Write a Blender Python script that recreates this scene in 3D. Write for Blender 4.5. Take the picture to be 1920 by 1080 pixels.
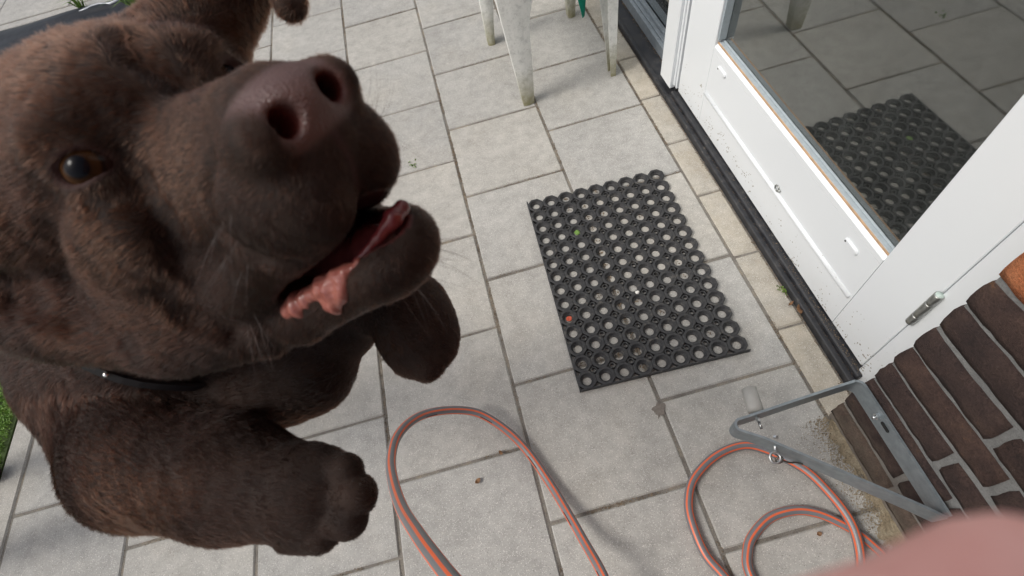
import bpy, bmesh, math, random
import numpy as np
from mathutils import Vector, Matrix
random.seed(7)
for o in list(bpy.data.objects): bpy.data.objects.remove(o)
S = bpy.context.scene
COL = S.collection

# ------------------------------------------------------------------ camera, light
cd = bpy.data.cameras.new('camera'); cam = bpy.data.objects.new('camera', cd); COL.objects.link(cam)
def euler_cam(tilt, head, roll):
    return Matrix.Rotation(head, 4, 'Z') @ Matrix.Rotation(tilt, 4, 'X') @ Matrix.Rotation(roll, 4, 'Z')
CAM_POS = Vector((-0.2464, -0.4529, 1.1210))
cam.matrix_world = Matrix.Translation(CAM_POS) @ euler_cam(0.56284, -0.00643, -0.27139)
cd.sensor_width = 36.0; cd.lens = 36.0 * 963.18 / 1920.0
cd.clip_start = 0.01; cd.clip_end = 200
cd.dof.use_dof = True; cd.dof.focus_distance = 1.05; cd.dof.aperture_fstop = 12.0
S.camera = cam
w = bpy.data.worlds.new('World'); S.world = w; w.use_nodes = True
nt = w.node_tree; bg = nt.nodes['Background']
sky = nt.nodes.new('ShaderNodeTexSky'); sky.sky_type = 'NISHITA'; sky.sun_disc = False
SUN_EL = math.radians(52); SUN_AZ = math.radians(-95)      # the sun stands to the left, beyond the lawn
sky.sun_elevation = SUN_EL; sky.sun_rotation = SUN_AZ; sky.air_density = 1.0; sky.dust_density = 4.0; sky.ozone_density = 1.0
hsv = nt.nodes.new('ShaderNodeHueSaturation'); hsv.inputs['Saturation'].default_value = 0.5
nt.links.new(sky.outputs[0], hsv.inputs['Color']); nt.links.new(hsv.outputs[0], bg.inputs[0]); bg.inputs[1].default_value = 0.130
sd = bpy.data.lights.new('sun', 'SUN'); sun = bpy.data.objects.new('sun', sd); COL.objects.link(sun)
sd.energy = 1.5; sd.angle = math.radians(17); sd.color = (1.0, 0.96, 0.9)
sdir = Vector((math.sin(SUN_AZ) * math.cos(SUN_EL), math.cos(SUN_AZ) * math.cos(SUN_EL), math.sin(SUN_EL)))
sun.rotation_euler = sdir.to_track_quat('Z', 'Y').to_euler(); sun.location = sdir * 5
S.render.engine = 'CYCLES'
S.view_settings.view_transform = 'Standard'; S.view_settings.look = 'None'; S.view_settings.gamma = 1
S.view_settings.use_curve_mapping = False
S.view_settings.exposure = 0.06
S.render.resolution_x = 1024; S.render.resolution_y = 576

# ------------------------------------------------------------------ helpers
def tag(o, label=None, cat=None, group=None, kind=None):
    if label: o['label'] = label
    if cat: o['category'] = cat
    if group: o['group'] = group
    if kind: o['kind'] = kind
    return o
def empty(name, loc=(0, 0, 0), label=None, cat=None, group=None, kind=None):
    o = bpy.data.objects.new(name, None); COL.objects.link(o); o.location = loc
    o.empty_display_size = 0.05
    return tag(o, label, cat, group, kind)
class MB:
    def __init__(s): s.v = []; s.f = []; s.sm = []
    def add(s, V, F, smooth=False):
        n = len(s.v); s.v += [tuple(p) for p in V]; s.f += [tuple(i + n for i in f) for f in F]; s.sm += [smooth] * len(F)
        return s
    def box(s, x0, x1, y0, y1, z0, z1, c=0.0):
        return s.obox(Vector(((x0 + x1) / 2, (y0 + y1) / 2, (z0 + z1) / 2)), (x1 - x0, y1 - y0, z1 - z0), Matrix.Identity(3), c)
    def obox(s, cen, size, R=Matrix.Identity(3), c=0.0):
        hx, hy, hz = size[0] / 2, size[1] / 2, size[2] / 2
        V = [Vector((a * hx, b * hy, d * hz)) for a in (-1, 1) for b in (-1, 1) for d in (-1, 1)]
        F = [(0, 1, 3, 2), (4, 6, 7, 5), (0, 4, 5, 1), (2, 3, 7, 6), (0, 2, 6, 4), (1, 5, 7, 3)]
        if c > 0:
            bm = bmesh.new(); vs = [bm.verts.new(p) for p in V]
            for f in F: bm.faces.new([vs[i] for i in f])
            bmesh.ops.bevel(bm, geom=list(bm.edges), offset=c, segments=1, affect='EDGES')
            bm.verts.index_update()
            V = [v.co.copy() for v in bm.verts]; F = [[v.index for v in f.verts] for f in bm.faces]; bm.free()
        return s.add([cen + R @ p for p in V], F)
    def tube(s, pts, rad, n=10, cap=True, closed=False, smooth=True):
        pts = [Vector(p) for p in pts]; m = len(pts)
        rad = rad if hasattr(rad, '__len__') else [rad] * m
        T = []
        for i in range(m):
            a = pts[(i - 1) % m] if (closed or i > 0) else pts[0]; b = pts[(i + 1) % m] if (closed or i < m - 1) else pts[-1]
            T.append((b - a).normalized())
        u = T[0].orthogonal().normalized(); V = []
        for i in range(m):
            u = (u - T[i] * u.dot(T[i])).normalized(); v = T[i].cross(u)
            for k in range(n):
                a = 2 * math.pi * k / n; V.append(pts[i] + (u * math.cos(a) + v * math.sin(a)) * rad[i])
        F = []
        for i in range(m if closed else m - 1):
            j = (i + 1) % m
            for k in range(n): F.append((i * n + k, i * n + (k + 1) % n, j * n + (k + 1) % n, j * n + k))
        if cap and not closed: F.append(tuple(range(n - 1, -1, -1))); F.append(tuple((m - 1) * n + k for k in range(n)))
        return s.add(V, F, smooth)
    def loft(s, rings, closed_ring=True, cap=True, smooth=False):
        n = len(rings[0]); V = [p for r in rings for p in r]; F = []
        for i in range(len(rings) - 1):
            for k in range(n if closed_ring else n - 1):
                F.append((i * n + k, i * n + (k + 1) % n, (i + 1) * n + (k + 1) % n, (i + 1) * n + k))
        if cap: F.append(tuple(range(n - 1, -1, -1))); F.append(tuple((len(rings) - 1) * n + k for k in range(n)))
        return s.add(V, F, smooth)
    def mesh(s, name, mats):
        me = bpy.data.meshes.new(name); me.from_pydata(s.v, [], s.f)
        me.polygons.foreach_set('use_smooth', s.sm)
        for m in (mats if isinstance(mats, (list, tuple)) else [mats]): me.materials.append(m)
        bm = bmesh.new(); bm.from_mesh(me); bmesh.ops.recalc_face_normals(bm, faces=bm.faces); bm.to_mesh(me); bm.free()
        me.update(); return me
    def obj(s, name, mats, parent=None):
        return link(name, s.mesh(name, mats), parent)
def link(name, me, parent=None, loc=None, rot=None):
    o = bpy.data.objects.new(name, me); COL.objects.link(o)
    if parent: o.parent = parent
    if loc is not None: o.location = loc
    if rot is not None: o.rotation_euler = rot
    return o
def spline(pts, n=8, closed=False):
    P = [Vector(p) for p in pts]; out = []; m = len(P)
    for i in range(m if closed else m - 1):
        if closed: a, b, c, d = P[i - 1], P[i], P[(i + 1) % m], P[(i + 2) % m]
        else: a, b, c, d = P[max(i - 1, 0)], P[i], P[i + 1], P[min(i + 2, m - 1)]
        for k in range(n):
            t = k / n
            out.append(0.5 * ((2 * b) + (c - a) * t + (2 * a - 5 * b + 4 * c - d) * t * t + (3 * b - a - 3 * c + d) * t ** 3))
    if not closed: out.append(P[-1])
    return out

# ------------------------------------------------------------------ materials
def newmat(name):
    m = bpy.data.materials.new(name); m.use_nodes = True
    return m, m.node_tree, m.node_tree.nodes['Principled BSDF']
def N(nt, t, **kw):
    n = nt.nodes.new(t)
    for k, v in kw.items():
        if k in ('operation', 'blend_type', 'data_type', 'interpolation', 'feature', 'attribute_name', 'noise_dimensions', 'wave_type', 'bands_direction', 'distance'): setattr(n, k, v)
        else: n.inputs[k].default_value = v
    return n
def ramp(nt, src, stops):
    r = nt.nodes.new('ShaderNodeValToRGB'); e = r.color_ramp.elements
    while len(e) < len(stops): e.new(0.5)
    for i, (p, c) in enumerate(stops): e[i].position = p; e[i].color = (c if len(c) == 4 else (*c, 1)) if hasattr(c, '__len__') else (c, c, c, 1)
    nt.links.new(src, r.inputs[0]); return r.outputs[0]
def mix(nt, a, b, fac, mode='MIX'):
    m = nt.nodes.new('ShaderNodeMix'); m.data_type = 'RGBA'; m.blend_type = mode
    for s, val in ((m.inputs[0], fac), (m.inputs[6], a), (m.inputs[7], b)):
        if isinstance(val, bpy.types.NodeSocket): nt.links.new(val, s)
        elif hasattr(val, '__len__'): s.default_value = (*val, 1) if len(val) == 3 else val
        else: s.default_value = val
    return m.outputs[2]
def bump(nt, b, h, strength=0.3, dist=0.001):
    n = nt.nodes.new('ShaderNodeBump'); n.inputs['Strength'].default_value = strength; n.inputs['Distance'].default_value = dist
    nt.links.new(h, n.inputs['Height']); nt.links.new(n.outputs[0], b.inputs['Normal']); return n
def objcoord(nt, world=True):
    if world: return nt.nodes.new('ShaderNodeNewGeometry').outputs['Position']
    return nt.nodes.new('ShaderNodeTexCoord').outputs['Object']
def noise(nt, co, scale, detail=4, rough=0.55):
    n = nt.nodes.new('ShaderNodeTexNoise'); n.inputs['Scale'].default_value = scale; n.inputs['Detail'].default_value = detail
    n.inputs['Roughness'].default_value = rough; nt.links.new(co, n.inputs['Vector']); return n.outputs['Fac']
def simple(name, col, rough=0.6, metal=0.0, var=0.0, scale=40, bumpd=0.0, spec=0.5, coat=0.0):
    m, nt, b = newmat(name); b.inputs['Roughness'].default_value = rough; b.inputs['Metallic'].default_value = metal
    b.inputs['Specular IOR Level'].default_value = spec; b.inputs['Coat Weight'].default_value = coat
    b.inputs['Base Color'].default_value = (*col, 1)
    if var or bumpd:
        co = objcoord(nt); n = noise(nt, co, scale)
        if var:
            d = tuple(c * (1 - var) for c in col); l = tuple(min(1, c * (1 + var)) for c in col)
            nt.links.new(ramp(nt, n, [(0.3, d), (0.7, l)]), b.inputs['Base Color'])
        if bumpd: bump(nt, b, n, 0.6, bumpd)
    return m

def mat_paver(name, c0, c1, warm=0.0):
    m, nt, b = newmat(name); co = objcoord(nt); L = nt.links
    big = noise(nt, co, 5.0, 5, 0.6)
    base = ramp(nt, big, [(0.3, c0), (0.72, c1)])
    info = nt.nodes.new('ShaderNodeObjectInfo')
    rv = ramp(nt, info.outputs['Random'], [(0.0, (0.90, 0.90, 0.905)), (0.5, (0.97, 0.965, 0.96)), (1.0, (1.02, 1.0, 0.97))])
    base = mix(nt, base, rv, 1.0, 'MULTIPLY')
    patch = noise(nt, co, 3.1, 3, 0.6); base = mix(nt, base, (0.50, 0.455, 0.375), ramp(nt, patch, [(0.5, 0.0), (0.72, 0.28)]))
    mid = noise(nt, co, 30.0, 6, 0.7)
    base = mix(nt, base, ramp(nt, mid, [(0.32, 0.80), (0.62, 1.03)]), 1.0, 'MULTIPLY')
    # sand grains of the concrete face: pale and dark specks
    for sc, th, colr, fac in ((420, 0.17, (0.86, 0.83, 0.78), 0.55), (310, 0.12, (0.13, 0.125, 0.12), 0.6), (150, 0.055, (0.07, 0.06, 0.05), 0.75), (200, 0.07, (0.62, 0.55, 0.45), 0.6)):
        v = nt.nodes.new('ShaderNodeTexVoronoi'); v.inputs['Scale'].default_value = sc; v.inputs['Randomness'].default_value = 1
        L.new(co, v.inputs['Vector'])
        sep = nt.nodes.new('ShaderNodeSeparateColor'); L.new(v.outputs['Color'], sep.inputs[0])
        th2 = nt.nodes.new('ShaderNodeMath'); th2.operation = 'MULTIPLY'; th2.inputs[1].default_value = th * 2.2; L.new(sep.outputs[0], th2.inputs[0])
        lt = nt.nodes.new('ShaderNodeMath'); lt.operation = 'LESS_THAN'; L.new(v.outputs['Distance'], lt.inputs[0]); L.new(th2.outputs[0], lt.inputs[1])
        f = nt.nodes.new('ShaderNodeMath'); f.operation = 'MULTIPLY'; f.inputs[1].default_value = fac; L.new(lt.outputs[0], f.inputs[0])
        base = mix(nt, base, colr, f.outputs[0])
    # dirt towards the wall side (trodden sand)
    if warm:
        g = noise(nt, co, 9.0, 6, 0.65)
        base = mix(nt, base, (0.42, 0.34, 0.23), ramp(nt, g, [(0.45, 0.0), (0.75, warm)]))
    L.new(base, b.inputs['Base Color']); b.inputs['Roughness'].default_value = 0.88; b.inputs['Specular IOR Level'].default_value = 0.25
    h = noise(nt, co, 260.0, 4, 0.7); bump(nt, b, h, 0.7, 0.0011)
    return m
M_PAVER = mat_paver('concrete paver', (0.40, 0.392, 0.368), (0.49, 0.481, 0.452))
M_STRIP = mat_paver('edge paver', (0.43, 0.40, 0.34), (0.53, 0.50, 0.44), 0.35)
def mat_sand():
    m, nt, b = newmat('joint sand'); co = objcoord(nt)
    n = noise(nt, co, 14, 6, 0.7); f = noise(nt, co, 500, 3, 0.8)
    c = ramp(nt, n, [(0.3, (0.15, 0.13, 0.11)), (0.5, (0.27, 0.25, 0.22)), (0.66, (0.36, 0.31, 0.24)), (0.78, (0.42, 0.28, 0.14))])
    c = mix(nt, c, ramp(nt, f, [(0.3, 0.5), (0.7, 1.2)]), 1.0, 'MULTIPLY')
    nt.links.new(c, b.inputs['Base Color']); b.inputs['Roughness'].default_value = 0.95
    bump(nt, b, f, 0.9, 0.002); return m
M_SAND = mat_sand()

# ------------------------------------------------------------------ ground and paving
g = MB(); g.add([(-40, -40, -0.012), (40, -40, -0.012), (40, 40, -0.012), (-40, 40, -0.012)], [(0, 1, 2, 3)])
tag(g.obj('ground', M_SAND), kind='structure')
bed = MB(); bed.box(-1.52, 0.40, -1.6, 5.2, -0.011, -0.0036)
paving = tag(bed.obj('patio_paving', M_SAND), kind='structure')
def slab_mesh(name, sx, sy, mat, seed, c=0.0028):
    rnd = random.Random(seed); mb = MB(); mb.box(-sx / 2, sx / 2, -sy / 2, sy / 2, -0.045, 0, c)
    mb.v = [(x + rnd.uniform(-.0007, .0007), y + rnd.uniform(-.0007, .0007), z + (rnd.uniform(-.0005, .0003) if z > -.02 else 0)) for x, y, z in mb.v]
    return mb.mesh(name, mat)
XL = [-1.5103, -1.2117, -0.9117, -0.6060, -0.3010, 0.0, 0.3089]
PH = {0: 0.024, 1: 1.698, 2: 1.8312, 3: 1.6728, 4: 1.5123, 5: 1.0817}
P_ = 0.303
for ci in range(6):
    x0, x1 = XL[ci], XL[ci + 1]; wx = x1 - x0 - 0.0068
    vs = [slab_mesh('paver', wx, P_ - 0.0066, M_PAVER, 10 * ci + k) for k in range(3)]
    ph = PH[ci] % P_
    k = math.floor((-1.5 - ph) / P_)
    while ph + k * P_ < 5.0:
        yc = ph + (k + 0.5) * P_
        r = random.Random(ci * 100 + k)
        lo = link('paver', vs[r.randrange(3)], paving, ((x0 + x1) / 2, yc, r.uniform(-.0012, .0008)), (r.gauss(0, .0025), r.gauss(0, .0025), r.gauss(0, .0012) + (math.pi if r.random() < .5 else 0)))
        k += 1
# narrow row of cut pavers along the house
vs = [slab_mesh('edge_paver', 0.3776 - 0.3089 - 0.006, 0.2113 - 0.005, M_STRIP, 90 + k, 0.003) for k in range(4)]
y = 1.0087 + 0.2113 * 18; k = 0
yy = [1.0087 - 0.2113 * i for i in range(-18, 7)]
for i, ya in enumerate(yy[:-1]):
    yb = yy[i + 1]
    if yb < -0.27: yb = -0.27
    r = random.Random(i + 500)
    link('edge_paver', vs[i % 4], paving, ((0.3089 + 0.3776) / 2 + .0005, (ya + yb) / 2, r.uniform(-.001, .0005)), (r.gauss(0, .004), r.gauss(0, .004), (math.pi if r.random() < .5 else 0)))
# kerb stones along the lawn
kerb = empty('lawn_kerb', (-1.55, 0, 0), kind='structure')
kv = [slab_mesh('kerb_stone', 0.058, 0.995, M_PAVER, 70 + k, 0.004) for k in range(2)]
for i in range(6):
    link('kerb_stone', kv[i % 2], kerb, (0.007, -0.95 + i * 1.0, 0.001))
for i in range(4):
    link('kerb_stone', kv[i % 2], kerb, (-0.55 - i * 1.0, 2.52, 0.001), (0, 0, math.pi / 2))
# far path beyond the black sheet
far = MB(); far.box(-6.0, -1.57, 2.56, 5.4, -0.011, -0.0038); farp = tag(far.obj('garden_path', M_SAND), kind='structure')
fv = [slab_mesh('paver', 0.397, 0.295, M_PAVER, 40 + k) for k in range(3)]
for j in range(7):
    for i in range(8):
        r = random.Random(j * 10 + i)
        link('paver', fv[r.randrange(3)], farp, (-1.80 - i * 0.403 - (0.2 if j % 2 else 0) + .03, 2.712 + j * 0.3025, r.uniform(-.001, .001)))

# ------------------------------------------------------------------ brick wall
def mat_brick(name, cols):
    m, nt, b = newmat(name); co = objcoord(nt); L = nt.links
    n = noise(nt, co, 22, 8, 0.7); c = ramp(nt, n, cols)
    info = nt.nodes.new('ShaderNodeObjectInfo')
    c = mix(nt, c, ramp(nt, info.outputs['Random'], [(0, (0.75, .75, .78)), (0.6, (.95, .94, .95)), (1, (1.08, 1.0, .95))]), 1.0, 'MULTIPLY')
    lime = noise(nt, co, 55, 8, 0.85); c = mix(nt, c, (0.42, 0.40, 0.37), ramp(nt, lime, [(0.63, 0.0), (0.71, 0.6)]))
    zz_ = nt.nodes.new('ShaderNodeSeparateXYZ'); L.new(co, zz_.inputs[0]); za = nt.nodes.new('ShaderNodeMath'); za.operation = 'MULTIPLY_ADD'; za.inputs[1].default_value = .16; L.new(noise(nt, co, 40, 6, .75), za.inputs[0]); L.new(zz_.outputs[2], za.inputs[2])
    c = mix(nt, (.27, .225, .17), c, ramp(nt, za.outputs[0], [(.05, .30), (.20, 1.0)]))
    fn = noise(nt, co, 320, 3, 0.8); c = mix(nt, c, ramp(nt, fn, [(0.3, 0.62), (0.7, 1.25)]), 1.0, 'MULTIPLY')
    L.new(c, b.inputs['Base Color']); b.inputs['Roughness'].default_value = 0.85; b.inputs['Specular IOR Level'].default_value = 0.3
    a = nt.nodes.new('ShaderNodeMath'); a.operation = 'ADD'; L.new(fn, a.inputs[0])
    mm = nt.nodes.new('ShaderNodeMath'); mm.operation = 'MULTIPLY'; mm.inputs[1].default_value = 2.5; L.new(n, mm.inputs[0]); L.new(mm.outputs[0], a.inputs[1])
    bump(nt, b, a.outputs[0], 1.0, 0.0040); return m
M_BRICK = mat_brick('dark plinth brick', [(0.28, (0.036, 0.027, 0.026)), (0.5, (0.072, 0.047, 0.041)), (0.64, (0.098, 0.064, 0.052)), (0.74, (0.17, 0.088, 0.040))])
M_ORANGE = mat_brick('orange brick', [(0.3, (0.42, 0.13, 0.05)), (0.5, (0.55, 0.19, 0.08)), (0.75, (0.62, 0.26, 0.12))])
def mat_mortar():
    m, nt, b = newmat('mortar'); co = objcoord(nt)
    n = noise(nt, co, 25, 6, 0.7); f = noise(nt, co, 420, 3, 0.8)
    c = ramp(nt, n, [(0.3, (0.16, 0.16, 0.157)), (0.7, (0.27, 0.27, 0.262))])
    c = mix(nt, c, ramp(nt, f, [(0.3, 0.75), (0.7, 1.15)]), 1.0, 'MULTIPLY')
    # damp and sand stained near the ground
    geo = nt.nodes.new('ShaderNodeSeparateXYZ'); nt.links.new(co, geo.inputs[0])
    ad = nt.nodes.new('ShaderNodeMath'); ad.operation = 'MULTIPLY_ADD'; ad.inputs[1].default_value = 0.12; nt.links.new(n, ad.inputs[0]); nt.links.new(geo.outputs[2], ad.inputs[2])
    c = mix(nt, (0.20, 0.16, 0.12), c, ramp(nt, ad.outputs[0], [(0.06, 0.25), (0.24, 1.0)]))
    nt.links.new(c, b.inputs['Base Color']); b.inputs['Roughness'].default_value = 0.95; bump(nt, b, f, 0.9, 0.0018); return m
M_MORTAR = mat_mortar()
wall = empty('brick_wall', (0.36, -0.6, 0), 'dark brown brick wall with pale joints right of the white door', 'wall')
def wloc(x, y, z): return (x - 0.36, y + 0.6, z)
core = MB(); core.box(0.3135 - .36, 0.40 - .36, -1.65 + .6, -0.253 + .6, -0.03, 2.9); core.obj('mortar_core', M_MORTAR, wall)
def brick_mesh(name, L, seed, mat, H=0.0535, D=0.085):
    rnd = np.random.default_rng(seed)
    bm = bmesh.new(); nx, nz = 14, 5
    ys = np.linspace(-L / 2, L / 2, nx); zs = np.linspace(-H / 2, H / 2, nz)
    e = 0.0022
    def edge(k, n): return 1 if k in (0, n - 1) else 0
    F = [[None] * nz for _ in ys]
    jit_t = np.cumsum(rnd.normal(0, .0007, nx)); jit_t -= jit_t.mean(); jit_b = np.cumsum(rnd.normal(0, .0007, nx)); jit_b -= jit_b.mean()
    V = []; idx = {}
    def P(x, y, z): V.append((x, y, z)); return len(V) - 1
    for i, yv in enumerate(ys):
        for k, zv in enumerate(zs):
            ey, ez = edge(i, nx), edge(k, nz)
            yy_ = yv * (1 - .012 * ez * 0) ; zz = zv
            if k == nz - 1: zz += jit_t[i]
            if k == 0: zz += jit_b[i]
            dx = rnd.normal(0, .0007) + (0.0030 if (ey or ez) else 0) + (0.0012 if (ey and ez) else 0)
            if ey: yy_ += rnd.normal(0, .0008)
            if ey and ez: yy_ *= .985
            F[i][k] = P(dx, yy_, zz)
    faces = []
    for i in range(nx - 1):
        for k in range(nz - 1): faces.append((F[i][k], F[i][k + 1], F[i + 1][k + 1], F[i + 1][k]))
    b0 = [F[i][0] for i in range(nx)]; t0 = [F[i][nz - 1] for i in range(nx)]
    bb = [P(D, V[i][1], V[i][2]) for i in b0]; tb = [P(D, V[i][1], V[i][2]) for i in t0]
    for i in range(nx - 1):
        faces.append((b0[i], b0[i + 1], bb[i + 1], bb[i])); faces.append((t0[i], tb[i], tb[i + 1], t0[i + 1]))
    for (i, rev) in ((0, 0), (nx - 1, 1)):
        side = [F[i][k] for k in range(nz)]; f = side + [tb[i], bb[i]]
        faces.append(tuple(f if rev else f[::-1]))
    mb = MB(); mb.add(V, faces, False); me = mb.mesh(name, mat)
    me.polygons.foreach_set('use_smooth', [True] * len(me.polygons)); return me
BM = {}
def get_brick(L, mat, seed):
    key = (round(L, 3), mat.name, seed % 5)
    if key not in BM: BM[key] = brick_mesh('brick', L, seed % 5 + 11 * int(L * 1000), mat)
    return BM[key]
CP = 0.0645; Z0 = 0.0785    # joint centres at Z0 + k*CP
for c in range(-1, 19):
    z = Z0 + (c + 0.5) * CP if c >= 0 else Z0 - 0.5 * CP
    first = 0.149 if c % 2 == 0 else 0.203
    if c == -1: first = 0.16
    y = -0.250; k = 0; mat = M_BRICK if c < 7 else M_ORANGE
    while y > -1.6:
        L = first if k == 0 else 0.205
        if k == 0 and c == 3: L = 0.201
        s = c * 7 + k; r = random.Random(s)
        o = link('brick', get_brick(L, mat, s), wall, wloc(0.3075 + r.uniform(-.0012, .0012), y - L / 2, z + r.uniform(-.0012, .0012)), (r.gauss(0, .006), r.gauss(0, .01), r.gauss(0, .005)))
        y -= L + 0.0115; k += 1
# bricks higher up, out of the picture, joined
ub = MB()
for c in range(19, 43):
    z = Z0 + (c + 0.5) * CP; y = -0.250; k = 0
    while y > -1.6:
        L = (0.149 if c % 2 == 0 else 0.203) if k == 0 else 0.205
        ub.box(0.3075 - .36, 0.38 - .36, y - L + .6, y + .6, z - .026, z + .026, .003); y -= L + 0.0115; k += 1
tag(ub.obj('upper_bricks', M_ORANGE, wall), kind='stuff')
# sandy spill along the foot of the wall
def mat_spill():
    m, nt, b = newmat('sandy dirt'); co = objcoord(nt)
    n = noise(nt, co, 30, 7, 0.75); f = noise(nt, co, 350, 4, 0.8)
    c = ramp(nt, n, [(0.3, (0.24, 0.19, 0.12)), (0.5, (0.38, 0.31, 0.21)), (0.7, (0.48, 0.42, 0.31))])
    c = mix(nt, c, ramp(nt, f, [(0.3, 0.6), (0.7, 1.2)]), 1.0, 'MULTIPLY')
    nt.links.new(c, b.inputs['Base Color']); b.inputs['Roughness'].default_value = 0.95; bump(nt, b, f, 1.0, 0.003); return m
M_SPILL = mat_spill()
rg = np.random.default_rng(4); mb = MB(); nxs, nys = 26, 120; V = []; F = []
for j in range(nys):
    yv = -0.262 - 0.62 * j / (nys - 1); wd = 0.024 + 0.012 * math.sin(j * .16 + 1) + 0.008 * math.sin(j * .5) + rg.normal(0, .0035)
    wd = max(.006, wd * min(1, j / 10 + .2))
    for i in range(nxs):
        t = i / (nxs - 1); x = 0.318 - wd * t; h = 0.0050 * (1 - t) ** 1.5 + rg.normal(0, .0009) * (1 - t * .5) - 0.0035 * (t > .93) + .0006
        V.append((x, yv, h))
for j in range(nys - 1):
    for i in range(nxs - 1): a = j * nxs + i; F.append((a, a + 1, a + nxs + 1, a + nxs))
mb.add(V, F, True); rq = random.Random(77)
tag(mb.obj('sand_spill', M_SPILL), 'crumbly yellow sand and dirt along the foot of the brick wall', 'sand', kind='stuff')
mb = MB(); GR = 6500
gx = .308 - np.abs(rg.gamma(1.3, .017, GR)); gy = rg.uniform(-.85, -.255, GR); gr = rg.uniform(.0004, .0017, GR) * np.clip(1.3 - (.308 - gx) * 9, .35, 1.2)
oc = np.array([(1, 0, 0), (-1, 0, 0), (0, .8, 0), (0, -.8, 0), (0, 0, .7), (0, 0, -.6)]); of = [(0, 2, 4), (2, 1, 4), (1, 3, 4), (3, 0, 4)]
for k in range(GR):
    a = rg.uniform(0, 6.28); ca, sa = math.cos(a), math.sin(a); q = oc * rg.uniform(.7, 1.3, (6, 1)) * gr[k]
    mb.add([(gx[k] + ca * p[0] - sa * p[1], gy[k] + sa * p[0] + ca * p[1], .0008 + p[2]) for p in q], of)
tag(mb.obj('sand_grains', M_SPILL), 'loose sand grains strewn over the pavers beside the brick wall', 'sand', kind='stuff')
# grit: small crumbs in joints, near the wall and along the door sill
M_CRUMB = simple('crumbs', (0.2, 0.15, 0.1), .95, var=.6, scale=90)
mb = MB(); rc = random.Random(12)
def crumb(x, y, z, r):
    R = Matrix.Rotation(rc.uniform(0, 6), 3, Vector((rc.random(), rc.random(), rc.random())).normalized())
    V = [R @ Vector(p) * r for p in ((1, 0, 0), (-1, 0, 0), (0, .8, 0), (0, -.8, 0), (0, 0, .6), (0, 0, -.6))]
    mb.add([v + Vector((x, y, z)) for v in V], [(0, 2, 4), (2, 1, 4), (1, 3, 4), (3, 0, 4), (2, 0, 5), (1, 2, 5), (3, 1, 5), (0, 3, 5)])
for i in range(420): crumb(.307 - abs(rc.gauss(0, .025)), rc.uniform(-.75, -.25), .001, rc.uniform(.0006, .002))
for i in range(520): crumb(.3765 - abs(rc.gauss(0, .0035)), rc.uniform(-.24, 1.6), .001, rc.uniform(.0007, .0022))
for i in range(420):
    y_ = -.2 + abs(rc.gauss(0, .30)); crumb(rc.choice((rc.uniform(.394, .405), rc.gauss(.403, .002))), y_ if y_ < .74 else .7, .0318, rc.uniform(.0005, .0014))
for i in range(260): crumb(rc.gauss(.3905, .0016), rc.uniform(-.2, .76), .0192, rc.uniform(.0005, .0013))
for i in range(500): crumb(rc.gauss(.434, .003), rc.uniform(.78, 1.7), .0128, rc.uniform(.0008, .0026))
for i in range(160): crumb(rc.uniform(-1.4, .3), rc.uniform(-.5, 2.2), .0005, rc.uniform(.0005, .0015))
for xl in XL[1:-1] + [.3089]:
    for i in range(130): crumb(xl + rc.gauss(0, .0018), rc.uniform(-.6, 2.6), -.0025, rc.uniform(.0007, .0018))
jr = random.Random(41)
for xl in XL[1:]:
    for seg in range(16):
        y0 = jr.uniform(-.6, 2.4); L_ = jr.uniform(.05, .30)
        for i in range(int(L_ * 500)): crumb(xl + jr.gauss(0, .0026), y0 + jr.uniform(0, L_), -.0012, jr.uniform(.0006, .0020))
for ci in range(6):
    for k in range(10):
        ky = math.floor((jr.uniform(-.5, 2.3) - PH[ci] % P_) / P_) * P_ + PH[ci] % P_; x0 = jr.uniform(XL[ci], XL[ci + 1] - .08); L_ = jr.uniform(.04, .2)
        for i in range(int(L_ * 450)): crumb(min(x0 + jr.uniform(0, L_), XL[ci + 1]), ky + jr.gauss(0, .0022), -.0012, jr.uniform(.0006, .0019))
tag(mb.obj('grit', M_CRUMB), 'brown crumbs and grit scattered over the pavers and joints', 'grit', kind='stuff')

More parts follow.
